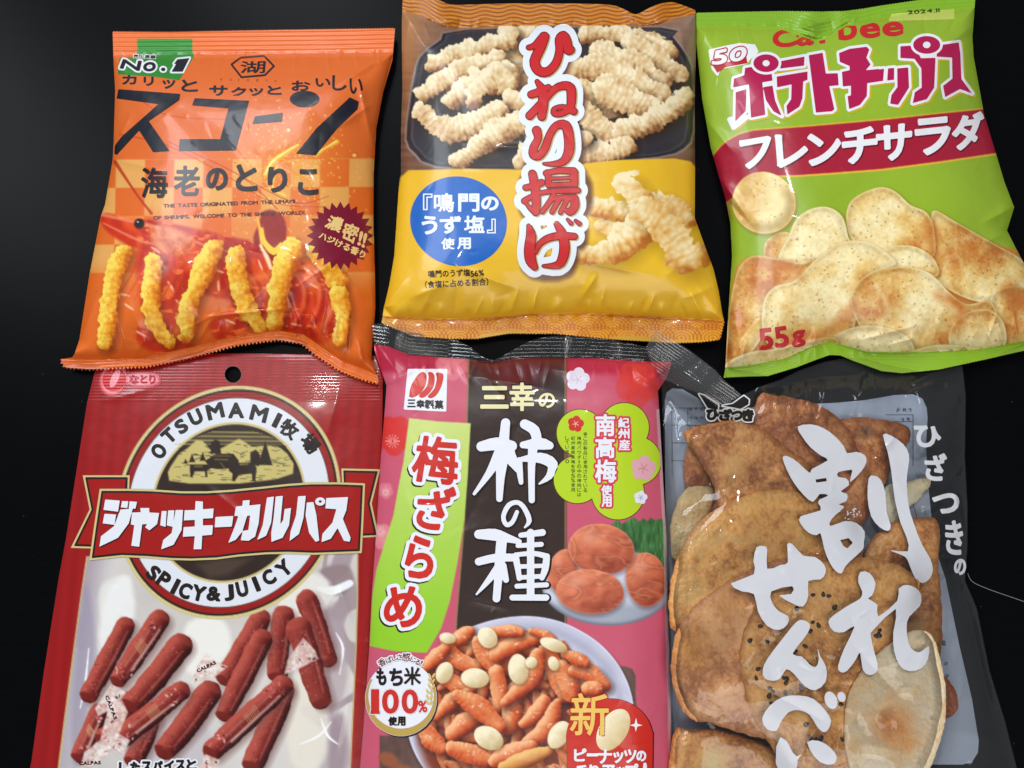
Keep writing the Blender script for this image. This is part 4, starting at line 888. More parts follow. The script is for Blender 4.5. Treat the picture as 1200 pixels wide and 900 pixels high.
def saus(pts, seed, wrapped=False, k=None):
    P = k(pts); Q = [(x + 5, y + 4, w) for x, y, w in P]; bg.paint_stroke(Q, rgb(110, 70, 66), soft=4.5, op=.55)
    P = [(a, b_, w_ * 1.06) for a, b_, w_ in P]; bg.stick(P, sb_, sh_, sl_, seed=seed, rough=.3, shadow=0)
    (x0, y0, w0), (x1, y1, w1) = P[0], P[-1]; an = math.atan2(y1 - y0, x1 - x0)
    ca, sa = math.cos(an), math.sin(an)
    bg.paint_ell(x1 + ca * w1 * .22, y1 + sa * w1 * .22, w1 * .20, w1 * .46, rgb(112, 30, 22), an, soft=1.0, op=.85, wob=.2, seed=seed)
    bg.paint_ell(x0 - ca * w0 * .30, y0 - sa * w0 * .30, w0 * .14, w0 * .40, rgb(150, 58, 46), an, soft=1.5, op=.5)
    bg.paint_stroke([(x0 + sa * w0 * .22 + ca * 4, y0 - ca * w0 * .22 + sa * 4, 1.0), ((x0 + x1) / 2 + sa * w0 * .24, (y0 + y1) / 2 - ca * w0 * .24, 2.6), (x1 + sa * w1 * .2 - ca * 6, y1 - ca * w1 * .2 - sa * 6, 1.0)], rgb(226, 150, 132), sm=3, soft=1.6, op=.45)
    r = random.Random(seed)
    for i in range(26):
        t = r.random(); s_ = r.uniform(-.35, .35); x = x0 + (x1 - x0) * t - math.sin(an) * w0 * s_; y = y0 + (y1 - y0) * t + math.cos(an) * w0 * s_
        bg.paint_ell(x, y, r.uniform(.8, 2.2), r.uniform(.6, 1.4), rgb(196, 104, 88), an, soft=1.8, op=.2)
    for i in range(40):
        t = r.random(); s_ = r.uniform(-.42, .42); bg.paint_ell(x0 + (x1 - x0) * t - sa * w0 * s_, y0 + (y1 - y0) * t + ca * w0 * s_, r.uniform(.5, 1.3), r.uniform(.4, .9), rgb(*r.choice([(206, 128, 108), (222, 160, 140), (70, 12, 12)])), r.uniform(0, 3), soft=.6, op=.42)
    if wrapped:
        for s_, o in [(-.28, .6), (.1, .22)]:
            bg.paint_stroke([(x0 + (x1 - x0) * .1 - math.sin(an) * w0 * s_, y0 + (y1 - y0) * .1 + math.cos(an) * w0 * s_, 1.5), (x0 + (x1 - x0) * .8 - math.sin(an) * w0 * s_, y0 + (y1 - y0) * .8 + math.cos(an) * w0 * s_, 3)], rgb(236, 214, 206), soft=1.2, op=o)
        for i in range(8):
            t = .38 + i * .022; x = x0 + (x1 - x0) * t; y = y0 + (y1 - y0) * t
            bg.paint_stroke([(x - 3, y - w0 * .25, .9), (x + 3, y + w0 * .15, .9)], rgb(214, 170, 120), soft=.5, op=.6)
        for i in range(16):
            t = r.choice([r.uniform(0, .2), r.uniform(.75, 1)]); s_ = r.uniform(-.4, .4)
            bg.paint_ell(x0 + (x1 - x0) * t - math.sin(an) * w0 * s_, y0 + (y1 - y0) * t + math.cos(an) * w0 * s_, r.uniform(1, 3), r.uniform(.7, 1.5), rgb(*r.choice([(220, 120, 120), (60, 14, 20), (236, 200, 196), (150, 40, 60)])), r.uniform(0, 3), op=.7)
saus([(480, 140, 108), (455, 300, 104), (450, 420, 92)], 3, k=kk); saus([(600, 60, 104), (650, 200, 98), (700, 350, 92)], 5, k=kk); saus([(365, 155, 100), (270, 310, 100), (190, 440, 92)], 7, k=kk)
saus([(560, 205, 122), (620, 400, 116), (668, 550, 104)], 9, k=kk); saus([(370, 255, 104), (280, 440, 104), (188, 620, 92)], 11, k=kk)
saus([(490, 520, 84), (430, 660, 104), (330, 870, 108)], 13, k=kk)
saus([(150, 620, 84), (120, 700, 90), (60, 830, 86)], 43, True, kj); saus([(300, 560, 84), (270, 660, 90), (180, 740, 84)], 45, k=kj); saus([(420, 660, 84), (380, 760, 96), (330, 850, 90)], 47, k=kj); saus([(285, 190, 94), (200, 350, 98), (108, 525, 92)], 15, k=kj); saus([(455, 160, 100), (360, 300, 104), (255, 450, 84)], 17, True, kj); saus([(560, 285, 116), (450, 430, 116), (325, 570, 108)], 19, k=kj)
saus([(700, 525, 122), (610, 660, 120), (495, 800, 112)], 21, k=kj); saus([(560, 515, 100), (420, 630, 106), (265, 745, 108)], 23, True, kj)
saus([(480, 485, 96), (300, 650, 108), (130, 810, 100)], 25, True, kk)
twist(kk([(580, 245), (640, 310), (655, 352), (560, 400), (485, 430), (500, 360)]), 31); twist(kj([(690, 325), (750, 370), (800, 390), (740, 440), (620, 475), (640, 400)]), 33)
twist(kj([(215, 480), (290, 520), (240, 590), (150, 640), (135, 600)]), 35); twist(kj([(205, 590), (270, 560), (300, 620), (230, 790), (190, 840), (150, 880), (60, 900), (80, 820), (160, 760)]), 37); twist(kj([(240, 720), (310, 760), (280, 830), (215, 800)]), 39); twist(kk([(90, 830), (160, 860), (130, 960), (40, 960), (60, 880)]), 41)
# emblem rings
cx0, cy0 = 268.0, 589.0
def ringf(r): return lambda x, y: r - np.hypot((x - (cx0 - (y - cy0) * 0.085)) / 0.957, y - cy0)
R_ = ringf(0)(X, Y)
for r, c in [(137, rgb(206, 190, 130)), (132.8, rgb(38, 26, 20)), (130.2, rgb(150, 26, 22)), (123.2, rgb(60, 30, 20)), (122.4, rgb(222, 226, 234)), (94.4, rgb(206, 190, 130)), (91.6, rgb(48, 34, 28))]: bg.paint(R_ + r, c, .6)
bg.paint(R_ + 134.6 - 1.0 * 0, rgb(236, 226, 180), .5, op=(np.abs(R_ + 135) < .9) * .8)
# engraving on the emblem, gold on dark brown
eg = K(180, 500, 6); gold = rgb(198, 184, 112); dk = rgb(44, 32, 24)
rr = random.Random(3)
for i in range(11):
    y = 14 + i * 9; hw = 150 + i * 26; bg.paint_stroke(eg([(560 - hw, y + 20, 3.5), (560 + hw, y + 18, 3.5)]), gold, sm=0, soft=.5, op=.85)
bg.paint_poly(eg([(120, 280), (180, 190), (240, 150), (300, 95), (345, 100), (400, 160), (480, 150), (600, 85), (700, 140), (800, 130), (880, 140), (940, 190), (985, 260), (980, 330), (860, 370), (600, 400), (250, 400), (110, 380), (100, 320)]), gold, soft=1)
for i in range(110):
    x = rr.uniform(130, 950); y = rr.uniform(120, 390); L = rr.uniform(15, 60)
    s_ = rr.uniform(-.6, .6) if y < 260 else rr.uniform(-.08, .08)
    bg.paint_stroke(eg([(x, y, 4), (x + L, y + L * s_, 3)]), dk, sm=0, soft=.5, op=.8)
for p in [[(400, 190), (405, 110), (435, 90), (465, 105), (475, 190)], [(360, 240), (440, 190), (560, 190), (600, 240), (590, 290), (450, 300), (400, 290)], [(680, 180), (720, 160), (750, 200), (740, 280), (680, 260)],
          [(255, 265), (380, 265), (410, 290), (375, 310), (380, 355), (365, 355), (360, 315), (290, 315), (272, 358), (260, 355), (255, 310)], [(530, 280), (560, 255), (700, 250), (725, 290), (715, 385), (695, 380), (690, 330), (600, 340), (570, 385), (550, 380), (555, 330), (530, 310)]]:
    bg.paint_poly(eg(p), dk, soft=.7)
for x, y, h_ in [(270, 250, 60), (345, 240, 60), (225, 260, 35), (785, 260, 160), (760, 270, 80), (810, 270, 70)]:
    bg.paint_poly(eg([(x, y - h_), (x + h_ * .24 + 8, y), (x - h_ * .24 - 8, y)]), dk, soft=.7)
for a in [[(610, 265, 14), (660, 262, 14)], [(290, 280, 10), (340, 278, 10)], [(420, 205, 6), (540, 205, 6)], [(430, 230, 8), (520, 232, 8)], [(470, 255, 6), (500, 290, 6)], [(840, 250, 16), (920, 260, 12)]]: bg.paint_stroke(eg(a), rgb(140, 124, 66), sm=0, soft=.6, op=.8)
bg.paint_poly(ki([(560, 60), (640, 40), (740, 40), (660, 95), (600, 105)]), rgb(92, 74, 62), 0, 4, op=.6)
fo = sd_polys([np.array(plain, float)], X, Y); hole = 9.6 - np.hypot(X - 273, Y - 438.8)
bg.paint(hole + 1.2, rgb(120, 60, 55), .5)
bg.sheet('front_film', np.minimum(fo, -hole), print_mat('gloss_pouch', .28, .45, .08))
x_ = np.arange(14, 460, 4.0)
def back_hole():
    x = np.arange(14, 458, 2.5); y = np.arange(408, 994, 2.5); XX, YY = np.meshgrid(x, y)
    f = np.minimum(sd_polys([np.array(plain, float)], XX, YY) - .4, np.hypot(XX - 273, YY - 438.8) - 9.8)
    uv, L, S, T = march(f, x, y); make_obj('back_film', unproj(uv[:, 0], uv[:, 1], 0.0008 * ss(-1, 4, sd_polys([np.array(plain, float)], uv[:, 0], uv[:, 1])) * 0 + 0.0007), L, S, T, ink(rgb(120, 30, 28), name='bag_back'), D)
back_hole()
goldm = ink(rgb(206, 190, 130), .25); blk = ink(rgb(30, 20, 18)); redm = ink(rgb(160, 26, 22), .26); whm = ink(rgb(226, 230, 238))
for nm, pts in [('ribbon_tail', [(97, 557), (152, 557), (148, 644), (83, 642), (105, 597)]), ('ribbon_tail', [(400, 549), (445.5, 550), (435.5, 590), (444, 629), (404, 631)])]:
    F = Field(78, 544, 452, 650, 1.0).poly(pts)
    bg.decal(nm, F, goldm, 1); bg.decal(nm + '_line', F, blk, 2, grow=-2.2); bg.decal(nm + '_face', F, redm, 3, grow=-4.6)
F = Field(100, 558, 432, 664, 1.0).poly(kh([(92, 44), (200, 44), (300, 46), (420, 54), (520, 54), (620, 48), (740, 36), (850, 24), (940, 18), (1050, 18), (1158, 22), (1152, 160), (1145, 302), (1040, 306), (950, 309), (850, 305), (760, 307), (650, 316), (560, 328), (460, 332), (380, 330), (280, 322), (180, 318), (50, 332), (70, 190)]))
bg.decal('banner', F, goldm, 4); bg.decal('banner_line', F, blk, 5, grow=-2.4); bg.decal('banner_face', F, redm, 6, grow=-4.8)
T = Field(112, 576, 418, 650, .7)
for p in [[(115, 88), (172, 92), (165, 135), (108, 128)], [(112, 145), (157, 148), (150, 188), (105, 182)], [(182, 94), (206, 95), (202, 120), (178, 118)], [(213, 95), (241, 97), (235, 123), (209, 121)], [(176, 128), (224, 124), (208, 182), (165, 240), (92, 275), (98, 235), (150, 195)],
          [(223, 140), (258, 139), (256, 122), (290, 122), (291, 140), (330, 142), (322, 185), (292, 210), (276, 198), (284, 184), (262, 186), (250, 276), (220, 272), (232, 190), (218, 186)],
          [(342, 134), (360, 134), (356, 196), (336, 190)], [(368, 132), (391, 131), (386, 196), (362, 190)], [(398, 130), (426, 130), (420, 210), (388, 268), (340, 286), (348, 250), (382, 222)],
          [(478, 94), (506, 96), (506, 127), (549, 124), (546, 161), (506, 163), (506, 192), (546, 191), (543, 228), (503, 231), (500, 286), (470, 286), (475, 233), (427, 236), (430, 199), (475, 196), (475, 168), (431, 170), (434, 131), (476, 130)],
          [(558, 158), (628, 154), (622, 195), (555, 198)], [(668, 92), (694, 90), (692, 112), (737, 107), (730, 180), (716, 235), (690, 252), (660, 250), (667, 214), (690, 210), (698, 150), (684, 151), (664, 215), (638, 248), (610, 260), (636, 195), (650, 153), (634, 152), (640, 116), (666, 113)],
          [(765, 80), (791, 76), (780, 180), (760, 232), (726, 248), (748, 190)], [(800, 76), (827, 73), (816, 190), (830, 170), (836, 126), (860, 122), (852, 190), (826, 240), (783, 256), (782, 222), (792, 160)],
          [(890, 75), (919, 73), (910, 160), (892, 225), (856, 252), (860, 215), (882, 150)], [(925, 100), (950, 98), (962, 150), (973, 252), (960, 256), (934, 220), (920, 150)],
          [(1003, 82), (1089, 78), (1082, 130), (1068, 165), (1099, 240), (1096, 256), (1074, 252), (1048, 200), (1020, 244), (984, 257), (988, 225), (1028, 180), (1044, 125), (1000, 122)]]: T.poly(kh(p))
(x, y), = kh([(978, 95)]); T.ell(x, y, 5.6, 4.6); T.ell(x, y, 2.1, 1.8, sub=True)
bg.decal('title_shadow_edge', T, ink(rgb(50, 10, 14)), 7, dx=1.1, dy=1.3, grow=.3); bg.decal('title_lettering', T, whm, 8, grow=.25)
T = Field(150, 464, 390, 560, .55)
def arc_char(ch, x, y, w, h, up, g=.8):
    """one upright letter turned so that its top points along up"""
    dx, dy = up; rx, ry = -dy, dx
    q = [(x - rx * w / 2 + dx * h / 2, y - ry * w / 2 + dy * h / 2), (x + rx * w / 2 + dx * h / 2, y + ry * w / 2 + dy * h / 2), (x + rx * w / 2 - dx * h / 2, y + ry * w / 2 - dy * h / 2), (x - rx * w / 2 - dx * h / 2, y - ry * w / 2 - dy * h / 2)]
    T.glyph(ch, q, g)
def unit(a, b): n = math.hypot(a, b); return a / n, b / n
for ch, x, y, w, h in [('O', 320, 362, 44, 54), ('T', 360, 302, 42, 50), ('S', 408, 265, 36, 50), ('U', 464, 230, 44, 52), ('M', 540, 206, 60, 54), ('A', 622, 203, 54, 54), ('M', 712, 216, 60, 54), ('I', 782, 242, 14, 52), ('牧', 830, 276, 66, 62), ('場', 912, 332, 68, 62)]:
    (px, py), = kg([(x, y)]); ux, uy = unit((px - (cx0 - (py - cy0) * .085)) / .9, py - cy0 - 12); arc_char(ch, px, py, w / 3.33, h / 3.33, (ux, uy), 1.15 if ord(ch) < 999 else .9)
    if ch in 'OTSUMAI' and ch not in 'OSA':
        pass
bg.decal('emblem_top_lettering', T, blk, 1)
T = Field(150, 640, 360, 716, .55)
for ch, x, y, w, h in [('S', 418, 88, 30, 44), ('P', 452, 110, 30, 46), ('I', 490, 132, 10, 46), ('C', 522, 146, 34, 46), ('Y', 566, 154, 38, 46), ('&', 615, 156, 40, 42), ('J', 665, 152, 26, 48), ('U', 708, 140, 32, 46), ('I', 754, 124, 10, 44), ('C', 795, 102, 34, 44), ('Y', 845, 72, 38, 46)]:
    (px, py), = ki([(x, y)]); ux, uy = unit(-(px - (cx0 - (py - cy0) * .085)), -(py - cy0 + 6)); arc_char(ch, px, py, w / 2.79, h / 2.79, (ux, uy), 1.2)
bg.decal('emblem_bottom_lettering', T, blk, 1)
T = Field(108, 426, 192, 466, .8).ell(133, 444.5, 12, 16, .35).ell(167, 444.5, 17, 6)
for i, (g, c) in enumerate([(4.5, rgb(190, 60, 66)), (2.6, rgb(222, 110, 118)), (.6, rgb(238, 150, 160))]): bg.decal('maker_glow', T, ink(c), 1 + i, grow=g)
T = Field(108, 426, 192, 466, .5).ell(133.5, 444.5, 14.5, 13, -1.0).ell(134.5, 443.5, 11.5, 4.4, -1.15, sub=True)
bg.decal('maker_emblem', T, ink(rgb(196, 30, 32)), 4)
T = Field(148, 434, 190, 456, .4)
for ch, q in [('な', (206, 66, 242, 98)), ('と', (250, 66, 274, 96)), ('り', (284, 66, 306, 98))]:
    a, b_ = kg([q[:2], q[2:]]); T.glyph(ch, (*a, *b_), .7)
bg.decal('maker_lettering', T, ink(rgb(176, 26, 40)), 4)
T = Field(130, 880, 300, 915, .6)
for i, ch in enumerate('したスパイスと'):
    x = 140 + i * 13.2; y = 899.5 - i * .55; w_ = 5.2 if ch != 'ー' else 5.2; T.glyph(ch, (x, y - 5.5, x + 10.4, y + 5.5), .9)
bg.decal('slogan_outline', T, whm, 1, grow=2.0); bg.decal('slogan_lettering', T, blk, 2)
for p, q in [((185, 540), (232, 660)), ((650, 420), (745, 375)), ((55, 885), (165, 880))]:
    T = Field(80, 770, 270, 905, .4).line('CALPAS', kj([p])[0], kj([q])[0], 3.6, .3); bg.decal('wrapper_lettering', T, ink(rgb(60, 24, 26)), 1)
# ================================================================ pink rice cracker and peanut bag (bottom middle)
ke = K(420, 370, 3.158); kf = K(420, 630, 3.158); kg2 = K(430, 490, 3.3333); kh2 = K(545, 480, 3.75); kL = K(430, 415, 8.571); kP = K(640, 470, 6); kU = K(630, 600, 6.43); kR = K(420, 750, 6); kN = K(600, 750, 6)
left = [(436, 379), (439, 411), (446, 432), (453, 452), (451, 480), (446, 540), (441, 623), (436, 693), (433, 757), (426, 852), (422, 899), (414, 990)]
right = [(790, 411), (786, 428), (781, 443), (771, 458), (773.5, 497), (777, 560), (781, 630), (782, 693), (784.5, 772), (786, 833), (787.5, 899), (790, 990)]
top = [(436, 379), (470, 383), (499, 393), (524, 396), (547, 404), (562, 416), (578, 422), (592, 415), (607, 407), (626, 398), (657, 393), (705, 397), (750, 405), (790, 411)]
plain = top + right[1:] + left[::-1][:-1]
outl = zig(smooth(top, 3, closed=False).tolist(), 3.0, .9) + right[1:] + left[::-1][:-1]
E = thing('snack_bag', 'pink rice cracker and peanut bag with green strip and clear top seal, bottom middle', 'snack bag', mid(plain))
bg = Bag(408, 370, 800, 994, 1.05, E)
sealt = [(430, 402), (455, 406), (480, 416), (548, 421), (578, 424), (600, 420), (640, 419), (700, 420), (760, 424), (785, 424), (800, 424)]
body = [(440, 402), (455, 406), (480, 416), (548, 421), (578, 424), (600, 420), (640, 419), (700, 420), (760, 424), (784, 426)] + right[2:] + left[::-1][:-2]
bg.pillow(body, 0.0075, 0.012, 70, q=.7); X, Y = bg.X, bg.Y
bg.crumple((455, 424), (775, 424), 26, (0, 1), 1.0, 53, 10, 36, 2.4); bg.fine(82, 130, (445, 430, 780, 900)); bg.facets(81, 26, .5, 30, 110, (460, 440, 770, 900), 8)
for a, b, am, w in [((450, 452), (500, 425), 1.6, 5), ((445, 410), (470, 440), 1.5, 5), ((548, 440), (640, 455), 1.3, 5), ((560, 430), (600, 480), 1.0, 6), ((640, 430), (700, 445), 1.0, 5), ((772, 458), (740, 430), 1.8, 5), ((785, 430), (750, 450), 1.2, 4),
                    ((438, 600), (432, 760), .7, 5), ((775, 520), (781, 700), .9, 4), ((786, 760), (780, 840), .8, 4), ((470, 560), (500, 660), .6, 8), ((540, 700), (600, 715), .5, 5)]: bg.ridge(a, b, am, w)
ft = Y - np.interp(X, [p[0] for p in sealt], [p[1] for p in sealt])
bg.h += np.where(ft < 0, .00025 * np.sin(ft * 2 * math.pi / 4.2) + .0022 * np.exp(-((X - 566) / 22) ** 2) + .0015 * np.sin(X * .045), 0)
pink = rgb(202, 88, 112); bg.rgb[:] = pink
bg.paint(ss(434, 422, Y - (X > 664) * 10 + (X < 540) * -8) * 2 - 1, rgb(176, 30, 62), .8, op=.8)
bg.paint_poly([(690, 424), (720, 440), (775, 470), (780, 424)], rgb(190, 40, 56), 0, 10, op=.7)
for x, y, r, c, o in [(462, 510, 22, rgb(214, 52, 48), .9), (530, 424, 20, rgb(226, 130, 140), .7), (446, 628, 14, rgb(228, 140, 150), .8), (452, 575, 9, rgb(228, 140, 150), .6), (747, 450, 26, rgb(216, 60, 50), .6)]:
    for k in range(5):
        a = k * 2 * math.pi / 5 + .3; bg.paint_ell(x + r * .5 * math.cos(a), y + r * .55 * math.sin(a), r * .52, r * .56, c, soft=1.2, op=o)
for x, y, r in [(460, 517, 8), (446, 623, 6), (452, 577, 4)]:
    for k in range(12):
        a = k * math.pi / 6; bg.paint_stroke([(x + 2 * math.cos(a), y + 2 * math.sin(a), .7), (x + r * math.cos(a), y + r * math.sin(a), .7)], rgb(248, 210, 200), sm=0, soft=.4, op=.8)
# brown centre band with thin gold lines
bx = np.interp(Y, [424, 540, 610, 724, 1000], [549, 546, 544, 535, 520])
bg.paint(np.minimum(X - bx, 664 - X), rgb(54, 40, 36), .6, op=(Y > 418) * 1.0)
bg.paint(np.minimum(X - bx, 664 - X), rgb(120, 28, 34), 3, op=ss(470, 424, Y + 14 * np.sin(X * .06)) * .7)  # reddish reflection on the upper folds, painted into the band colour
bg.paint(1.0 - np.abs(X - bx + 0) , rgb(150, 120, 80), .5, op=.9); bg.paint(.8 - np.abs(X - 662.5), rgb(150, 120, 80), .5, op=.9)
# lime strip
def lime(x, y, f): t = np.clip((y - 490) / 250, 0, 1)[..., None]; return rgb(206, 220, 128) * (1 - t) + rgb(146, 204, 44) * t
bg.paint_poly([(479.5, 490), (515, 494), (551.5, 496), (548, 560), (544, 610), (536, 660), (527, 705), (517, 736), (500, 765), (462, 763), (433, 757), (436, 700), (441, 668), (452, 632), (461, 604), (467, 570), (473, 540)], lime, soft=.7)
# green divider leaf and plum dish
bg.paint_poly(kU([(560, 90), (600, 60), (640, 90), (680, 60), (730, 40), (760, 70), (800, 50), (830, 70), (850, 40), (880, 60), (940, 50), (960, 80), (975, 420), (600, 300)]), lambda x, y, f: rgb(64, 112, 62) + (fbm(x * 3, y * .6, 6, 5, 3)[..., None] - .5) * rgb(60, 90, 50), 0, 1)
bg.paint_ell(*kU([(520, 560)])[0], 76, 46, lambda x, y, f: rgb(206, 212, 226) - (np.exp(-(f / 3.5) ** 2) * .2)[..., None] - (ss(700, 715, y) * .16)[..., None], .04, soft=1)
bg.paint_poly([(664, 560), (664, 640), (640, 640), (640, 560)], rgb(58, 36, 32), op=0)
def ume(cx, cy, rx, ry, rot, seed):
    (x, y), = kU([(cx, cy)]); rx /= 6.43; ry /= 6.43
    def c(xx, yy, f):
        u = (xx - x) / rx; v = (yy - y) / ry; n = fbm(xx + yy * .4, yy * 1.6, 11, seed, 4); rdg = np.abs(fbm(xx * .5 + yy * .3, yy * 1.5 - xx * .4, 20, seed + 5, 2) - .5) * 2
        l = np.clip(.60 - .22 * u - .40 * v + (n - .5) * .7, 0, 1)[..., None]; k = rgb(150, 62, 42) + (rgb(236, 136, 98) - rgb(150, 62, 42)) * l
        dk_ = (np.exp(-((rdg - .10) / .06) ** 2) * .10)[..., None]; k = k * (1 - dk_); gl_ = np.exp(-((u + .35) ** 2 + (v + .45) ** 2) / .09) * .45
        h = (np.exp(-(rdg / .05) ** 2) * .20 + np.exp(-(f / 1.3) ** 2) * .35 + gl_)[..., None]; return k * (1 - h) + rgb(240, 176, 150) * h
    bg.paint_ell(x + 1, y + 2.5, rx, ry, rgb(80, 50, 60), rot, soft=4, op=.6); bg.paint_ell(x, y, rx, ry, c, rot, wob=.07, seed=seed)
ume(190, 440, 110, 165, .3, 3); ume(815, 510, 155, 205, -.1, 5); ume(480, 280, 252, 190, .15, 7); ume(395, 600, 258, 170, .1, 9)
# window and big dish
bg.paint_poly([(745, 860), (745, 792), (741, 784), (733, 781), (600, 781), (480, 862), (445, 862), (443, 1000), (745, 1000)], lambda x, y, f: rgb(104, 78, 72) + (fbm(x * 1.4, y * .4, 8, 77, 3)[..., None] - .5) * .12, 0, .8)
for p in [(455, 890, 12, 8), (475, 905, 14, 8), (450, 910, 9, 6)]: bg.paint_ell(p[0], p[1], p[2], p[3], rgb(150, 88, 60), .5, soft=2, wob=.3, seed=3)
bg.paint_ell(611, 842, 134, 117, rgb(30, 10, 20), soft=4, op=.5)
bg.paint_ell(609, 838, 133, 116, lambda x, y, f: rgb(204, 204, 224) + (np.exp(-(f / 1.4) ** 2) * .12)[..., None] - (np.exp(-((f - 14) / 7) ** 2) * .10)[..., None] + ((fbm(x, y, 30, 6, 2) - .5) * .06)[..., None], -.04, soft=.8, wob=.03, seed=9)
kb_, kh_, kl_ = rgb(210, 92, 42), rgb(252, 188, 136), rgb(122, 30, 12)
r = random.Random(5)
bg.paint_ell(600, 842, 112, 104, rgb(120, 40, 18), soft=6, op=.9, wob=.2, seed=4)
for i in range(150):
    a = r.uniform(0, 6.28); q = math.sqrt(r.random()); x = 600 + 103 * q * math.cos(a); y = 838 + 93 * q * math.sin(a); an = r.uniform(0, 3.14); L = r.uniform(9, 14)
    bg.stick([(x - L * math.cos(an), y - L * math.sin(an), 6), (x + 2 * math.sin(an), y - 2 * math.cos(an), 12), (x + L * math.cos(an), y + L * math.sin(an), 6)], kb_ * r.uniform(.82, 1), kh_ * .92, kl_, seed=300 + i, rough=.35, shadow=.6)
pcs = [[(340, 400, 30), (380, 370, 50), (415, 345, 30)], [(320, 380, 30), (360, 450, 52), (440, 480, 44)], [(250, 480, 30), (290, 440, 50), (320, 410, 36)], [(440, 385, 36), (475, 440, 62), (525, 495, 36)], [(515, 435, 48), (590, 390, 60), (660, 370, 40)], [(490, 350, 30), (560, 345, 40), (600, 350, 30)],
       [(640, 345, 20), (690, 360, 30), (720, 375, 20)], [(690, 410, 36), (740, 510, 62), (765, 590, 40)], [(510, 500, 50), (522, 560, 54), (522, 625, 40)], [(330, 520, 46), (370, 550, 50), (420, 560, 30)], [(290, 660, 30), (340, 610, 50), (400, 580, 36)], [(345, 730, 44), (390, 690, 62), (440, 660, 40)],
       [(235, 690, 36), (265, 740, 60), (310, 780, 40)], [(350, 780, 44), (410, 800, 66), (475, 825, 44)], [(560, 700, 50), (570, 650, 62), (560, 620, 40)], [(610, 690, 30), (650, 660, 50), (685, 610, 46)], [(540, 610, 30), (640, 520, 64), (665, 430, 40)], [(365, 580, 36), (440, 625, 66), (525, 700, 40)],
       [(620, 770, 40), (700, 700, 62), (735, 610, 30)], [(755, 480, 50), (780, 540, 66), (790, 590, 40)], [(800, 490, 40), (860, 505, 56), (910, 545, 40)], [(765, 430, 26), (810, 450, 42), (840, 465, 30)], [(850, 560, 40), (880, 560, 46)], [(500, 830, 40), (560, 800, 60), (640, 770, 40)]]
for i, p in enumerate(pcs):
    bg.stick([(a_, b_, w_ * 1.22) for a_, b_, w_ in kf(p)], kb_, kh_, kl_, seed=400 + i * 3, rough=.5, crumb=.14, csz=6, shadow=.7); q = kf([p[len(p) // 2]])[0]
    for k in range(5): bg.paint_ell(q[0] + r.uniform(-6, 6), q[1] + r.uniform(-5, 2), r.uniform(.6, 1.8), r.uniform(.5, .9), rgb(255, 222, 196), r.uniform(-1, 1), soft=.8, op=.7)
bg.stick(kf([(540, 850, 50), (620, 820, 66), (700, 790, 40)]), rgb(206, 130, 56), rgb(240, 190, 110), rgb(130, 60, 20), seed=499, rough=.4)
def nut(x, y, rx, ry, rot, seed=1, k=kf, s_=3.158):
    (x, y), = k([(x, y)]); rx *= .9 / s_; ry *= .9 / s_
    bg.paint_ell(x + 1, y + 2, rx, ry, rgb(90, 40, 16), rot, soft=3, op=.6)
    bg.paint_ell(x, y, rx, ry, lambda xx, yy, f: rgb(190, 158, 104) + (rgb(250, 238, 202) - rgb(190, 158, 104)) * np.clip(.75 - .35 * (xx - x) / rx - .45 * (yy - y) / ry + (fbm(xx, yy, 6, seed, 3) - .5) * .4, 0, 1)[..., None], rot, wob=.06, seed=seed)
for a in [(330, 372, 34, 22, .2), (478, 370, 38, 46, -.6), (318, 500, 34, 46, .4), (432, 520, 58, 40, .1), (592, 487, 42, 62, -.1), (640, 462, 24, 24, 0), (722, 397, 58, 26, .35), (722, 466, 22, 30, -.3), (482, 742, 64, 46, .5), (742, 730, 40, 62, .55)]: nut(*a, seed=int(a[0]))
fo = sd_polys([np.array(outl, float)], X, Y)
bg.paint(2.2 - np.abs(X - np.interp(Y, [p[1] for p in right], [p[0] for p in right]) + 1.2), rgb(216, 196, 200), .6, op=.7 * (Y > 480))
bg.sheet('front_film', np.minimum(fo, ft), PRINT)
sealm = clear_mat('clear_seal', .02, (.86, .88, .9), .1, .2, 1.3, 90)
bg.sheet('top_seal', np.minimum(fo, -ft), sealm, colour=False)
bg.back(body, 0.0075, ink(rgb(150, 60, 76), name='bag_back'))
wh = ink(rgb(234, 236, 244)); dkk = ink(rgb(36, 26, 24)); rdd = ink(rgb(204, 44, 34)); go = ink(rgb(232, 222, 170))
T = Field(556, 440, 656, 488, .6)
for ch, q, g in [('三', (455, 264, 552, 340), 1.3), ('幸', (562, 250, 650, 350), .9), ('の', (668, 287, 726, 340), .6)]:
    a, b_ = ke([q[:2], q[2:]]); T.glyph(ch, (*a, *b_), g)
bg.decal('maker_lettering_edge', T, ink(rgb(34, 20, 18)), 1, grow=1.6); bg.decal('maker_lettering', T, go, 2)
T = Field(545, 480, 665, 716, .7)
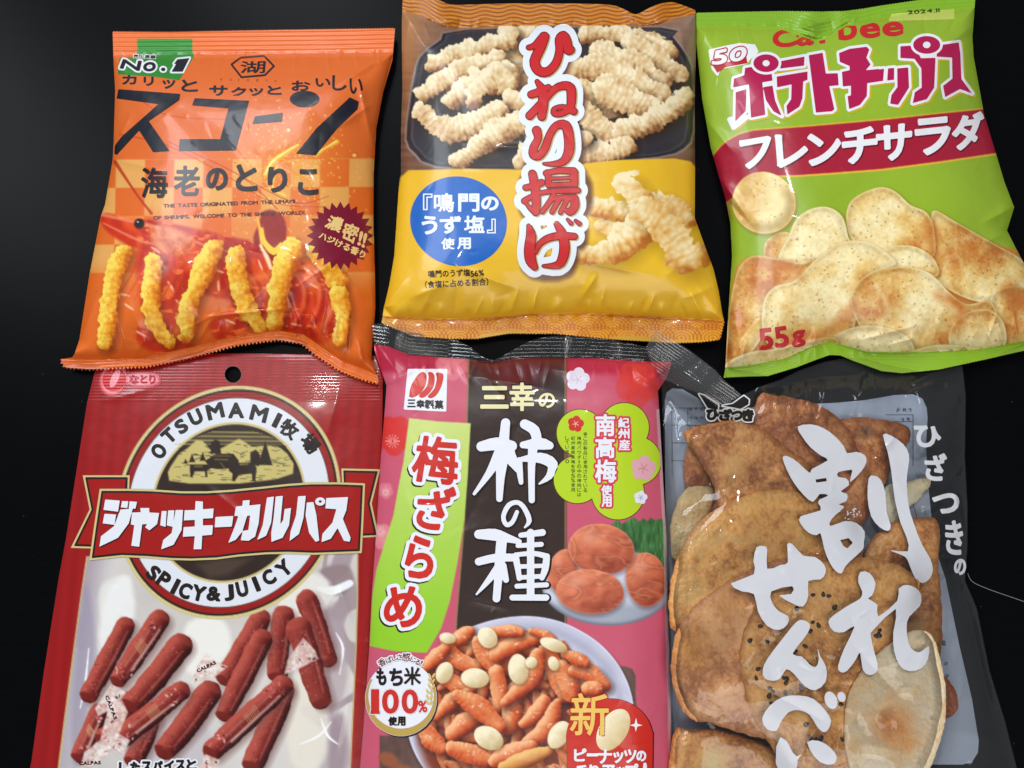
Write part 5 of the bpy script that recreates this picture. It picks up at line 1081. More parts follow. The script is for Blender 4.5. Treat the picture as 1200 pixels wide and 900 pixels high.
for p in [[(178, 58, 40), (172, 120, 44), (165, 200, 54), (155, 300, 38), (151, 392, 28)], [(72, 162, 44), (140, 150, 56), (205, 160, 46)], [(150, 200, 54), (105, 280, 32), (40, 370, 14)], [(180, 180, 70), (212, 232, 44), (232, 262, 30)], [(262, 64, 42), (305, 92, 46), (318, 150, 40)], [(255, 155, 30), (330, 150, 52), (372, 158, 34)],
          [(238, 222, 26), (240, 270, 28), (246, 320, 20)], [(250, 218, 22), (330, 212, 46), (384, 240, 46), (370, 292, 30), (326, 326, 8)], [(300, 150, 46), (292, 250, 32), (293, 398, 27)], [(228, 450, 18), (208, 494, 20), (182, 506, 20), (168, 470, 20), (192, 420, 22), (232, 408, 20), (262, 436, 22), (282, 488, 22), (262, 518, 8)],
          [(60, 548, 40), (130, 550, 52), (190, 566, 36), (238, 580, 22)], [(60, 668, 34), (130, 652, 36), (210, 650, 34)], [(162, 560, 46), (154, 650, 46), (146, 740, 36), (138, 830, 34)], [(150, 690, 40), (95, 760, 24), (50, 812, 8)], [(160, 690, 46), (180, 748, 26)],
          [(245, 552, 22), (340, 540, 30)], [(232, 598, 20), (335, 592, 22)], [(222, 645, 30), (232, 700, 26), (238, 742, 22)], [(358, 655, 30), (352, 700, 30), (338, 740, 22)], [(222, 638, 20), (300, 632, 22), (360, 645, 26)], [(232, 690, 20), (350, 686, 18)], [(238, 738, 20), (340, 732, 20)],
          [(288, 540, 32), (288, 690, 32), (288, 820, 34)], [(228, 776, 22), (358, 770, 22)], [(208, 826, 26), (356, 826, 28)]]: T.stroke(kh2(p), 3)
bg.decal('title_shadow_edge', T, ink(rgb(30, 18, 16)), 1, grow=1.8, dx=.6, dy=.6); bg.decal('title_lettering', T, wh, 2)
T = Field(442, 500, 548, 748, .6)
for ch, q, g in [('梅', [(205, 72), (350, 80), (352, 262), (170, 240)], 1.5), ('ざ', [(208, 285), (350, 272), (310, 442), (190, 420)], 1.7), ('ら', [(170, 462), (262, 470), (250, 630), (146, 612)], 1.8), ('め', [(82, 652), (226, 668), (196, 822), (66, 800)], 1.7)]: T.glyph(ch, kg2(q), g)
bg.decal('flavour_shadow_edge', T, dkk, 1, grow=4.2, dx=-1.4, dy=1.8); bg.decal('flavour_outline', T, wh, 2, grow=4.2); bg.decal('flavour_lettering', T, rdd, 3)
T = Field(470, 428, 528, 486, .6).poly(kL([(420, 160), (795, 160), (785, 565), (382, 545)])); bg.decal('maker_badge', T, wh, 1, grow=1.4)
T = Field(476, 432, 524, 470, .5)
for p in [[(425, 400), (440, 320), (500, 220), (560, 175), (600, 215), (590, 310), (540, 390), (470, 435), (425, 430)], [(520, 415), (595, 330), (618, 230), (612, 185), (650, 180), (680, 220), (672, 320), (620, 400), (560, 440)], [(610, 420), (672, 350), (700, 250), (692, 190), (740, 185), (770, 215), (750, 320), (700, 410), (640, 445)]]: T.poly(kL(p), sm=3, grow=-.15)
bg.decal('maker_emblem', T, ink(rgb(206, 52, 36)), 2)
T = Field(474, 464, 524, 482, .4)
for ch, q in [('三', (408, 458, 486, 530)), ('幸', (500, 462, 576, 538)), ('製', (584, 462, 672, 546)), ('菓', (682, 466, 766, 548))]:
    a, b_ = kL([q[:2], q[2:]]); T.glyph(ch, (*a, *b_), .45)
bg.decal('maker_badge_lettering', T, dkk, 2)
T = Field(642, 466, 782, 616, 1.0)
for x, y, q in [(240, 225, 165), (550, 186, 172), (640, 420, 168), (505, 648, 184), (220, 552, 166), (430, 420, 230)]: T.ell(*kP([(x, y)])[0], q / 6)
inE = lambda u, v: sd_polys([np.array(plain, float)], u, v) - 2.2
bg.decal('plum_badge_edge', T, ink(rgb(96, 50, 30)), 1, grow=.9, clip=inE); bg.decal('plum_badge', T, ink(rgb(184, 214, 40)), 2, clip=inE)
def flower(cx, cy, r_, c, l=3, c2=None, nm='blossom'):
    T = Field(cx - 20, cy - 20, cx + 20, cy + 20, .6)
    for k in range(5):
        a = k * 2 * math.pi / 5 - 1.4; T.ell(cx + r_ * .55 * math.cos(a), cy + r_ * .55 * math.sin(a), r_ * .46)
    T.ell(cx, cy, r_ * .5); o = bg.decal(nm, T, ink(c), l)
    T = Field(cx - 8, cy - 8, cx + 8, cy + 8, .5)
    for k in range(5):
        a = k * 2 * math.pi / 5 - .78; T.stroke([(cx, cy, .8), (cx + r_ * .4 * math.cos(a), cy + r_ * .4 * math.sin(a), .8)], 0)
    bg.decal(nm + '_stamen', T, ink(c2), l + 1)
flower(*kP([(208, 160)])[0], 9.6, rgb(206, 48, 44), 3, rgb(240, 190, 160)); flower(*kP([(685, 472)])[0], 15, rgb(226, 168, 180), 3, rgb(206, 140, 130)); flower(*kP([(665, 678)])[0], 8, rgb(232, 228, 240), 3, rgb(170, 180, 220)); flower(677, 444.5, 14, rgb(230, 220, 234), 1, rgb(200, 190, 210))
T = Field(690, 482, 745, 598, .5)
for ch, q, g in [('南', (352, 97, 480, 243), .75), ('高', (350, 257, 478, 398), .75), ('梅', (347, 415, 490, 570), .75), ('使', (388, 592, 460, 664), .4), ('用', (392, 672, 458, 742), .5), ('紀', (508, 118, 584, 185), .4), ('州', (508, 196, 584, 262), .5), ('産', (512, 272, 588, 345), .4)]:
    a, b_ = kP([q[:2], q[2:]]); T.glyph(ch, (*a, *b_), g)
bg.decal('plum_lettering_outline', T, ink(rgb(214, 60, 84)), 3, grow=2.2); bg.decal('plum_lettering', T, wh, 4)
T = Field(658, 500, 692, 586, .35)
for x, y, t in [(275, 218, '※この製品に使用されている'), (232, 248, '梅肉パウダーの中の梅肉には'), (189, 248, '紀州産南高梅を95%使用'), (148, 245, 'しています。')]:
    for i, ch in enumerate(t):
        px, py = kP([(x, y + i * 33)])[0]; m_ = .5 if ord(ch) > 999 else .3; T.glyph(ch, (px - 2.3 * (1 if ch != 'ー' else .25), py, px + 2.3 * (1 if ch != 'ー' else .25), py + 4.4), .05)
bg.decal('plum_small_lettering', T, ink(rgb(70, 100, 40)), 3)
T = Field(422, 762, 520, 870, .8).ell(*kR([(300, 412)])[0], 41.5, 43.5); bg.decal('round_badge_shadow_edge', T, ink(rgb(30, 24, 26)), 1, grow=.8, dx=1.4, dy=1.4)
bg.decal('round_badge', T, wh, 2, grow=.6)
T.f = np.minimum(T.f + .2, -(sd_ell(*kR([(300, 392)])[0], 38.4, 38.6, T.X, T.Y))); bg.decal('round_badge_rim', T, ink(rgb(190, 160, 84), .25), 3, clip=lambda u, v: v - 796 + (u - 430) * .0)
T = Field(436, 760, 500, 792, .45)
for ch, x, y, a, s_ in [('香', 165, 158, -.55, 52), ('ば', 213, 140, -.35, 42), ('し', 252, 127, -.2, 34), ('さ', 288, 120, -.05, 38), ('感', 336, 120, .1, 58), ('じ', 385, 138, .4, 36), ('る', 416, 156, .5, 36), ('!', 442, 164, .5, 40)]:
    px, py = kR([(x, y)])[0]; h_ = s_ / 12; w_ = h_ if ch != '!' else .9
    q = [(px + cx * w_ * math.cos(a) - cy * h_ * math.sin(a), py + cx * w_ * math.sin(a) + cy * h_ * math.cos(a)) for cx, cy in [(-1, -1), (1, -1), (1, 1), (-1, 1)]]; T.glyph(ch, q, .12)
bg.decal('arch_lettering_outline', T, wh, 4, grow=1.3); bg.decal('arch_lettering', T, ink(rgb(120, 40, 24)), 5)
T = Field(438, 778, 496, 852, .5)
for ch, q, g in [('も', (130, 202, 192, 314), .9), ('ち', (222, 204, 308, 318), .9), ('米', (322, 192, 436, 314), .6), ('使', (212, 542, 268, 600), .5), ('用', (276, 542, 328, 600), .6)]:
    a, b_ = kR([q[:2], q[2:]]); T.glyph(ch, (*a, *b_), g)
bg.decal('round_badge_lettering', T, dkk, 4)
T = Field(430, 802, 506, 840, .5)
for ch, q, g in [('1', (94, 352, 140, 510), 1.0), ('0', (172, 354, 278, 512), 1.1), ('0', (310, 354, 414, 512), 1.1), ('%', (422, 428, 482, 506), .5)]:
    a, b_ = kR([q[:2], q[2:]]); T.glyph(ch, (*a, *b_), g)
T.poly(kR([(84, 500), (150, 500), (150, 520), (84, 520)]))
bg.decal('percent_outline', T, ink(rgb(232, 226, 230)), 4, grow=.9); bg.decal('percent_lettering', T, ink(rgb(204, 48, 44)), 5)
T = Field(496, 784, 514, 836, .5)
for i in range(6):
    x, y = kR([(505 - i * 1 + (12 if i < 3 else 0), 250 + i * 38)])[0]; T.ell(x - 2.6, y, 1.3, 3.2, -.5).ell(x + 1.8, y, 1.3, 3.2, .5)
bg.decal('wheat_ear', T, ink(rgb(214, 186, 110)), 6)
T = Field(660, 816, 768, 960, .9).ell(*kN([(685, 685)])[0], 50.5, 45.5); T.poly([(664, 858), (765, 858), (764, 960), (666, 960)])
bg.decal('red_badge_edge', T, ink(rgb(60, 10, 14)), 1, grow=.9, dx=.6, dy=.6); bg.decal('red_badge', T, ink(rgb(204, 40, 26)), 2)
T = Field(664, 808, 718, 866, .5).glyph('新', kN([(420, 378), (676, 378), (676, 666), (408, 672)]), .7)
bg.decal('new_lettering_edge', T, ink(rgb(190, 30, 20)), 3, grow=1.2); bg.decal('new_lettering', T, ink(rgb(240, 196, 96)), 4)
T = Field(690, 826, 748, 886, .8); (x, y), = kN([(712, 632)]); T.ell(x, y, 16.5, 27, .55)
bg.decal('peanut_picture', T, PRINT, 3, colour=lambda u, v: rgb(200, 168, 104) + (rgb(246, 232, 196) - rgb(200, 168, 104)) * np.clip(.7 - (u - x) / 40 - (v - y) / 50 + (fbm(u, v, 5, 3, 3) - .5) * .3, 0, 1)[:, None])
T = Field(736, 836, 756, 860, .4).poly([(745.5, 841), (746.8, 848), (753, 850), (746.8, 851.5), (745, 858), (743.8, 851.5), (738, 850), (743.8, 848)]); bg.decal('sparkle', T, ink(rgb(250, 240, 236)), 4)
T = Field(668, 872, 764, 912, .5)
for ch, q in [('ピ', (440, 766, 520, 850)), ('ー', (530, 800, 600, 815)), ('ナ', (608, 772, 700, 866)), ('ッ', (715, 790, 780, 862)), ('ツ', (790, 772, 872, 862)), ('の', (878, 782, 940, 850)), ('香', (450, 882, 530, 968)), ('り', (545, 880, 610, 968)), ('ア', (640, 880, 720, 968)), ('ッ', (735, 895, 790, 968)), ('プ', (800, 872, 885, 968)), ('!', (925, 866, 945, 968))]:
    a, b_ = kN([q[:2], q[2:]]); T.glyph(ch, (*a, *b_), .7)
bg.decal('red_badge_lettering', T, wh, 4)
# ================================================================ clear bag of broken rice crackers (bottom right)
kA = K(760, 390, 2.727); k5 = K(770, 440, 4.5); k6 = K(960, 400, 3.75); k8 = K(1000, 640, 3.46); kW = K(900, 480, 3.6); kS = K(840, 620, 3.215)
left = [(758, 407), (764, 427), (774, 440), (776, 470), (777, 520), (780, 600), (784, 640), (788, 720), (790, 800), (792, 990)]
right = [(1128, 428), (1132, 463), (1131, 537), (1134, 592), (1134, 640), (1131, 680), (1145, 713), (1160, 787), (1178, 845), (1191, 897), (1206, 990)]
topc = [(768, 386), (806, 409), (839, 434), (848, 446), (858, 456), (869, 463), (890, 453), (914, 445), (936, 434), (965, 424), (987, 420), (1050, 420), (1128, 428)]
plain = topc + right[1:] + left[::-1]
Fb = thing('snack_bag', 'clear bag of broken rice crackers with white brush lettering, bottom right', 'snack bag', mid(plain))
ckm, nt, n, l, b = newmat('cracker_crust')
a_ = n.new('ShaderNodeVertexColor'); a_.layer_name = 'Col'; l.new(a_.outputs['Color'], b.inputs['Base Color'])
b.inputs['Roughness'].default_value = .42; b.inputs['Specular IOR Level'].default_value = .5
g_ = n.new('ShaderNodeNewGeometry'); w1 = n.new('ShaderNodeTexNoise'); w1.inputs['Scale'].default_value = 900; w1.inputs['Detail'].default_value = 4; l.new(g_.outputs['Position'], w1.inputs['Vector'])
w2 = n.new('ShaderNodeTexVoronoi'); w2.inputs['Scale'].default_value = 420; l.new(g_.outputs['Position'], w2.inputs['Vector'])
ad = n.new('ShaderNodeMath'); ad.operation = 'ADD'; l.new(w1.outputs['Fac'], ad.inputs[0]); l.new(w2.outputs['Distance'], ad.inputs[1])
bp = n.new('ShaderNodeBump'); bp.inputs['Strength'].default_value = .55; bp.inputs['Distance'].default_value = .0008; l.new(ad.outputs[0], bp.inputs['Height']); l.new(bp.outputs['Normal'], b.inputs['Normal'])
CRACK = []
def cracker(pts, zb, th, D_, seed, tone, label, sm=3, tilt=(0, 0), rough=1.0, pale=0.0, spots=None):
    P = smooth(pts, sm) if sm else np.array(pts, float)
    x0, y0 = P.min(0) - 4; x1, y1 = P.max(0) + 4; st = 1.25
    x = np.arange(x0, x1, st); y = np.arange(y0, y1, st); X, Y = np.meshgrid(x, y)
    f = sd_polys([P], X, Y) + (fbm(X, Y, 9, seed + 2, 3) - .5) * 3.2 * rough + (fbm(X, Y, 3, seed + 5, 2) - .5) * 1.2 * rough
    uv, L, S, T = march(f, x, y); u, v = uv[:, 0], uv[:, 1]
    d = np.maximum(sd_polys([P], u, v), 0); cx, cy = P.mean(0)
    dome = np.sqrt(np.clip(1 - (1 - np.clip(d / D_, 0, 1)) ** 2, 0, 1))
    nb = fbm(u, v, 26, seed, 3) - .5; ns = fbm(u, v, 7, seed + 7, 3) - .5
    z = zb + th * (.58 + .42 * dome) + (nb * .0018 + ns * .0009) * dome + ((u - cx) * tilt[0] + (v - cy) * tilt[1]) * .0005
    t = np.clip((fbm(u, v, 30, seed + 11, 4) - .18) * 1.5 + ns * .7 + (fbm(u, v, 3.0, seed + 13, 3) - .5) * .75, 0, 1)[:, None]
    dark, mid_, lite = tone
    c = dark + (mid_ - dark) * np.clip(t * 2, 0, 1) + (lite - mid_) * np.clip(t * 2 - 1, 0, 1)
    e = np.exp(-(d / 5.5) ** 2)[:, None] * (.62 if not pale else .16); c = c * (1 - e) + dark * e  # dark rim, deepened in the colour as shade between overlapping crackers
    fl = ss(.66, .76, fbm(u, v, 3.4, seed + 17, 2))[:, None] * .28; c = c * (1 - fl) + np.minimum(lite * 1.15, 1) * fl
    fk = ss(.62, .72, fbm(u, v, 2.6, seed + 27, 2))[:, None] * .18 * (0.4 if pale else 1); c = c * (1 - fk) + dark * fk
    for sx, sy, sr, sc, so in (spots or []):
        k = np.exp(-(((u - sx) ** 2 + (v - sy) ** 2) / sr ** 2))[:, None] * so * (.6 + .8 * fbm(u, v, 8, seed + 21, 3))[:, None]; c = c * (1 - np.clip(k, 0, 1)) + sc * np.clip(k, 0, 1)
    # side wall
    nv = len(u); E_ = []
    st_ = S; nx_ = L.copy(); idx = np.arange(len(L)); nxt = idx + 1; ends = S + T - 1; nxt[ends] = S
    ea, eb = L, L[nxt]; code = ea.astype(np.int64) * (nv + 1) + eb; rev = eb.astype(np.int64) * (nv + 1) + ea
    bd = ~np.isin(code, rev); ba, bb = ea[bd], eb[bd]
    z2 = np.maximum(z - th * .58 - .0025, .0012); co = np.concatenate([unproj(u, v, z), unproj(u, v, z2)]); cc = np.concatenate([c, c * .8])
    Q = np.stack([bb, ba, ba + nv, bb + nv], 1)
    L2 = np.concatenate([L, Q.ravel()]); S2 = np.concatenate([S, len(L) + 4 * np.arange(len(Q))]); T2 = np.concatenate([T, np.full(len(Q), 4)])
    # underside
    L3 = (L.reshape(-1) + nv); Lr = np.concatenate([L3[s_:s_ + t_][::-1] for s_, t_ in zip(S[:0], T[:0])]) if False else None
    base = Vector([float(q) for q in unproj(cx, cy, zb)])
    used = np.unique(L2); remap = -np.ones(len(co), int); remap[used] = np.arange(len(used))
    ka_ = lin(np.clip(cc[used], 0, 1)) * (np.array([1.48, 1.40, 1.30]) if not pale else np.array([1.5, 1.46, 1.4])); ka_ = ka_ / np.maximum(1, ka_.max(1, keepdims=True) / .82)
    o = make_obj('rice_cracker', co[used] - np.array(base), remap[L2], S2, T2, ckm, None, ka_)
    o.location = base; o['label'] = label; o['category'] = 'rice cracker'; o['group'] = 'broken rice crackers inside the clear bag'
    CRACK.append((P, zb, th, D_)); return o, (P, zb, th, D_, seed)
br = (rgb(130, 74, 32), rgb(182, 124, 66), rgb(212, 164, 104)); bl = (rgb(146, 88, 36), rgb(196, 142, 72), rgb(216, 174, 108)); rd = (rgb(118, 64, 32), rgb(164, 102, 56), rgb(196, 142, 92))
wt = (rgb(184, 148, 98), rgb(212, 186, 134), rgb(222, 202, 160)); pl_ = (rgb(214, 182, 136), rgb(236, 216, 178), rgb(246, 234, 206)); yl = (rgb(140, 86, 34), rgb(184, 132, 66), rgb(206, 160, 98)); tn = (rgb(142, 88, 50), rgb(186, 130, 82), rgb(210, 162, 112))
cracker([(803, 530), (815, 528), (842, 575), (845, 600), (820, 598), (803, 575)], .002, .003, 12, 3, rd, 'small dark brown cracker piece in the shade left of the pale chip')
cracker([(972, 500), (1000, 489), (1035, 492), (1061, 499), (1067, 508), (1062, 522), (1048, 542), (1034, 575), (1012, 612), (985, 645), (950, 620), (940, 560)], .003, .006, 24, 5, rd, 'speckled brown cracker at the upper right beside the grey printed panel', spots=[(1015, 505, 8, rgb(60, 34, 20), .6)])
cracker([(884, 480), (892, 460), (907, 463), (936, 467), (965, 477), (988, 496), (1002, 518), (1008, 550), (985, 580), (940, 560), (900, 525), (880, 500)], .006, .006, 22, 7, rd, 'long brown cracker at the top of the bag under the brush lettering')
cracker([(799, 578), (814, 569), (836, 573), (832, 600), (815, 625), (797, 655), (786, 650), (787, 609)], .003, .005, 10, 9, wt, 'pale cream cracker chip at the left edge of the bag', pale=1)
cracker([(801, 508), (825, 498), (870, 493), (903, 509), (925, 527), (950, 548), (955, 600), (900, 612), (846, 600), (838, 573), (821, 544)], .0105, .006, 22, 11, br, 'pointed triangular brown cracker at the upper left', spots=[(858, 545, 14, rgb(214, 172, 110), .8)])
cracker([(787, 735), (785, 690), (795, 650), (815, 615), (850, 590), (900, 574), (945, 578), (985, 598), (1010, 640), (1004, 700), (950, 730), (900, 740), (850, 745), (815, 745)], .0135, .007, 36, 13, bl, 'large round golden brown cracker in the middle left', spots=[(890, 592, 26, rgb(214, 172, 92), .5), (950, 620, 22, rgb(206, 160, 84), .5)])
cracker([(1037, 571), (1060, 566), (1088, 559), (1087, 573), (1067, 594), (1050, 614), (1036, 611)], .004, .005, 10, 15, (rgb(214, 202, 160), rgb(236, 228, 196), rgb(246, 242, 220)), 'cream white cracker chip under the right hand brush stroke', pale=1)
cracker([(1012, 660), (1022, 632), (1048, 612), (1075, 606), (1095, 608), (1102, 622), (1100, 660), (1103, 700), (1102, 770), (1080, 775), (1050, 760), (1025, 710)], .007, .007, 20, 17, br, 'reddish brown cracker down the right side of the bag', tilt=(0, .02))
cracker([(1104, 795), (1114, 800), (1122, 815), (1122, 832), (1112, 840), (1103, 838)], .002, .004, 7, 19, (rgb(130, 70, 40), rgb(160, 96, 58), rgb(186, 124, 84)), 'tiny rust brown crumb right of the pale round cracker')
cracker([(787, 800), (790, 750), (803, 723), (830, 697), (877, 668), (930, 655), (965, 690), (965, 830), (930, 868), (880, 862), (835, 848), (808, 842)], .0175, .006, 34, 21, tn, 'curled tan cracker at the lower left, one half in a duller shade', spots=[(808, 760, 24, rgb(176, 120, 52), .9), (860, 700, 26, rgb(178, 124, 66), .7)])
cracker([(788, 862), (812, 856), (840, 855), (880, 866), (912, 884), (925, 930), (905, 975), (792, 975)], .008, .007, 18, 23, br, 'brown cracker in the bottom left corner with a pale middle', spots=[(835, 893, 16, rgb(226, 196, 120), 1.0)])
ses, sp = cracker([(868, 757), (877, 727), (900, 690), (950, 662), (1005, 652), (1060, 665), (1078, 690), (1052, 742), (1032, 768), (1016, 782), (1008, 800), (1000, 812), (997, 850), (996, 885), (1000, 930), (960, 960), (925, 905), (900, 870), (880, 835), (868, 790)], .0205, .005, 30, 25, yl, 'yellow brown cracker dotted with black sesame, bottom middle')
cracker([(1062, 742), (1080, 738), (1094, 748), (1102, 772), (1108, 805), (1108, 842), (1098, 880), (1082, 915), (1060, 945), (1025, 948), (1003, 920), (991, 880), (990, 832), (1000, 800), (1024, 770), (1046, 752)], .0225, .005, 30, 27, pl_, 'pale cream round cracker with a toasted brown centre, bottom right', rough=.6, pale=1,
        spots=[(1042, 848, 13, rgb(112, 58, 24), 1.2), (1048, 852, 28, rgb(186, 124, 64), .9), (1062, 872, 10, rgb(186, 128, 66), .7), (1012, 800, 14, rgb(206, 160, 96), .5), (1000, 880, 14, rgb(200, 156, 96), .5)])
# black sesame seeds pressed into the yellow brown cracker
sm_, nt, n, l, b = newmat('sesame_black'); b.inputs['Base Color'].default_value = (.012, .011, .012, 1); b.inputs['Roughness'].default_value = .35
import bmesh
bm = bmesh.new(); bmesh.ops.create_uvsphere(bm, u_segments=8, v_segments=5, radius=1.0)
for v in bm.verts: v.co.x *= .0016 * (1.0 + .0); v.co.y *= .00095 * (1.15 - v.co.x / .0016 * .35); v.co.z *= .0006
sme = bpy.data.meshes.new('sesame_seed'); bm.to_mesh(sme); bm.free(); sme.materials.append(sm_)
for p in sme.polygons: p.use_smooth = True
P, zb, th, D_, sd = sp; r = random.Random(8); done = []
seeds = [kS([q])[0] for q in [(365, 245), (398, 248), (425, 250), (445, 292), (305, 298), (362, 350), (380, 362), (350, 385), (335, 440), (296, 462), (165, 365), (192, 425), (127, 422), (158, 530), (150, 562), (200, 630), (205, 655), (212, 610), (260, 565), (255, 615), (318, 600), (318, 595), (355, 790), (372, 792), (475, 790), (470, 660), (612, 380), (600, 400), (490, 720), (262, 575), (345, 510), (200, 600), (340, 735), (395, 790), (250, 560), (610, 398)]]
for i, (u, v) in enumerate(seeds):
    u += r.uniform(-1, 1); v += r.uniform(-1, 1); d = float(sd_polys([P], np.array([u]), np.array([v]))[0])
    if d < 3: continue
    dome = math.sqrt(max(0, 1 - (1 - min(d / D_, 1)) ** 2)); U, V = np.array([u]), np.array([v])
    z = zb + th * (.58 + .42 * dome) + float(((fbm(U, V, 26, sd, 3) - .5) * .0018 + (fbm(U, V, 7, sd + 7, 3) - .5) * .0009)[0]) * dome
    o = bpy.data.objects.new('sesame_seed', sme); scn.collection.objects.link(o); o.parent = ses
    o.location = Vector([float(q) for q in unproj(u, v, z + .0002)]) - ses.location; o.rotation_euler = (r.uniform(-.2, .2), r.uniform(-.2, .2), r.uniform(0, 3.14)); s_ = r.uniform(.8, 1.15); o.scale = (s_, s_, s_)
# ---- the film
bg = Bag(750, 378, 1212, 994, 1.6, Fb)
body = [(784, 462), (800, 470), (850, 478), (880, 466), (914, 452), (960, 442), (1050, 442), (1128, 448)] + right[1:] + left[::-1][:-4]
bg.pillow(body, .0035, .0105, 46, q=.8); X, Y = bg.X, bg.Y
top_ = np.zeros(X.shape)
for P, zb, th, D_ in CRACK:
    f = sd_polys([P], X, Y); top_ = np.maximum(top_, np.where(f > -3, zb + th + .0022, 0))
tb = blur(np.maximum(top_, .0), 9); tb = blur(tb, 7)
bg.h = np.maximum(bg.h, np.minimum(tb * 1.06 + .0006, .0305)); bg.h = np.where(bg.d > 0, np.minimum(bg.h, .0030 + bg.d * .0030), .0035); bg.h = np.maximum(bg.h, np.where(top_ > 0, np.minimum(blur(top_, 3), .0300), 0)); bg.h = blur(bg.h, 4)
bg.fine(92, 220, (790, 450, 1180, 900), .6); bg.facets(91, 44, 1.2, 30, 120, (790, 440, 1180, 900), 6); bg.facets(93, 26, .9, 20, 70, (1080, 450, 1180, 900), 5)
bg.crumple((880, 452), (1128, 440), 20, (0, 1), 1.8, 95, 18, 60, 3)
for a, b_, am, w in [((1015, 438), (1008, 470), 3.0, 4), ((1024, 440), (1022, 466), 2.2, 3), ((1065, 452), (1110, 430), 3.0, 4), ((1050, 470), (1110, 440), 1.2, 6), ((812, 760), (806, 610), 1.2, 3), ((985, 484), (1050, 478), 1.6, 4), ((828, 850), (826, 862), 3.0, 4), ((1080, 600), (1092, 585), 2, 4),
                     ((1130, 690), (1165, 850), 1.4, 5), ((1115, 560), (1132, 640), 1.2, 5), ((790, 480), (800, 600), 1.4, 4), ((1132, 540), (1100, 575), 1.3, 4)]: bg.ridge(a, b_, am, w)
fo = sd_polys([np.array(plain, float)], X, Y)
flap = [(768, 386), (806, 409), (839, 434), (848, 446), (869, 463), (843, 478), (819, 461), (796, 452), (776, 444), (764, 427), (757, 407)]
fl = sd_polys([np.array(flap, float)], X, Y)
film = clear_mat('clear_film', .012, (.985, .985, .985), .035, .22, .85, 45)
bg.sheet('front_film', np.minimum(fo, -fl), film, colour=False)
fb2 = Bag(748, 376, 880, 490, 1.0, Fb); XX, YY = fb2.X, fb2.Y
dd = ((XX - 768) * (434 - 386) - (YY - 386) * (839 - 768)) / math.hypot(71, 48); fb2.h = .0260 + .00035 * np.sin(dd * 2 * math.pi / 3.4) + .001 * np.sin((XX + YY) * .05) - .010 * ss(-18, -48, dd)
fz = zig([(768, 386), (806, 409), (839, 434), (846, 443)], 3.4, 1.8) + [(869, 463), (843, 478), (819, 461), (796, 452), (776, 444), (764, 427), (757, 407)]
fb2.sheet('folded_seal', sd_polys([np.array(fz, float)], XX, YY), clear_mat('seal_film', .05, (.80, .80, .78), .12, .2, 1.8, 80), colour=False)
bk = Bag(750, 378, 1212, 994, 4.0, Fb); bk.h[:] = .0007
bk.sheet('back_film', sd_polys([np.array(plain, float)], bk.X, bk.Y) - 1, clear_mat('back_clear_film', .02, (.95, .96, .97), .12, .2, 1.0, 40), colour=False)
# grey translucent information panel printed on the back film, seen from inside
pm, nt, n, l, b = newmat('grey_panel_ink'); b.inputs['Base Color'].default_value = (*lin(rgb(160, 172, 190)), 1); b.inputs['Roughness'].default_value = .4
bk2 = Bag(750, 378, 1212, 994, 2.0, Fb); bk2.h[:] = .0008
T = Field(776, 450, 1160, 905, 2.0).poly([(779, 470), (781, 460), (788, 455), (800, 456), (840, 480), (900, 476), (980, 472), (1013, 469), (1048, 463), (1070, 462), (1081, 467), (1086, 478), (1087, 490), (1085, 523), (1088, 571), (1095, 640), (1108, 678), (1124, 755), (1139, 819), (1147, 868), (1146, 882), (1139, 893), (1128, 896), (782, 896)])
bk2.decal('information_panel', T, pm, 1)
def_F = lambda: Field(778, 455, 1140, 880, .8)
T = def_F(); r = random.Random(2)
def mirr(t, x, y, s_):
    for i, ch in enumerate(t): T.glyph(ch, [(x - i * s_ * 1.35 + s_, y), (x - i * s_ * 1.35, y), (x - i * s_ * 1.35, y + s_), (x - i * s_ * 1.35 + s_, y + s_)], .08)
mirr('名称品', 1064, 478, 5); mirr('原材', 1062, 489, 5)
for p in [[(1070, 486), (1038, 486)], [(1070, 486), (1070, 546)], [(1040, 494), (1070, 494)], [(1068, 585), (1076, 610)]]: T.stroke([(*q, .9) for q in p], 0)
bk2.decal('information_lettering', T, ink(rgb(84, 92, 108)), 2); T = def_F()
for i in range(9):
    y = 477 + i * 10.5; mirr(''.join(r.choice('原料名米醤油砂糖食塩内容量賞味期限保存') for _ in range(5)), 832, y, 4.6)
for x in (787, 806, 836): T.stroke([(x, 478, .8), (x + 1, 560, .8)], 0)
for y in (478, 498, 519, 540): T.stroke([(787, y, .8), (836, y, .8)], 0)
bk2.decal('information_lettering', T, ink(rgb(84, 92, 108)), 2); T = def_F()
for i, (x, y) in enumerate([(1106, 775), (1108, 790), (1110, 805)]): mirr('保存', x, y, 5)
T.poly([(1102, 750), (1108, 751), (1108, 757), (1102, 756)])
bk2.decal('information_lettering', T, ink(rgb(84, 92, 108)), 2)
# ---- white print on the front film
wf = ink(rgb(206, 206, 212), .30)
T = Field(855, 490, 1100, 920, .9)
T.poly(kW([(125, 72), (180, 62), (235, 78), (285, 115), (320, 155), (334, 184), (372, 178), (408, 192), (415, 222), (392, 262), (346, 306), (356, 258), (340, 255), (296, 264), (296, 284), (330, 290), (342, 318), (306, 345), (334, 356), (330, 386), (296, 400), (322, 408), (300, 432), (268, 462), (262, 492), (325, 470), (375, 480), (408, 515), (404, 560), (400, 590), (346, 640), (322, 668), (310, 692), (285, 680), (260, 645), (238, 590), (222, 522), (206, 530), (172, 520), (138, 482), (138, 450), (222, 425), (212, 395), (220, 378), (256, 362), (218, 356), (190, 390), (150, 360), (110, 310), (80, 255), (62, 205), (75, 195), (110, 210), (150, 245), (178, 268), (186, 250), (252, 214), (225, 195), (180, 160), (145, 115)]), sm=2)
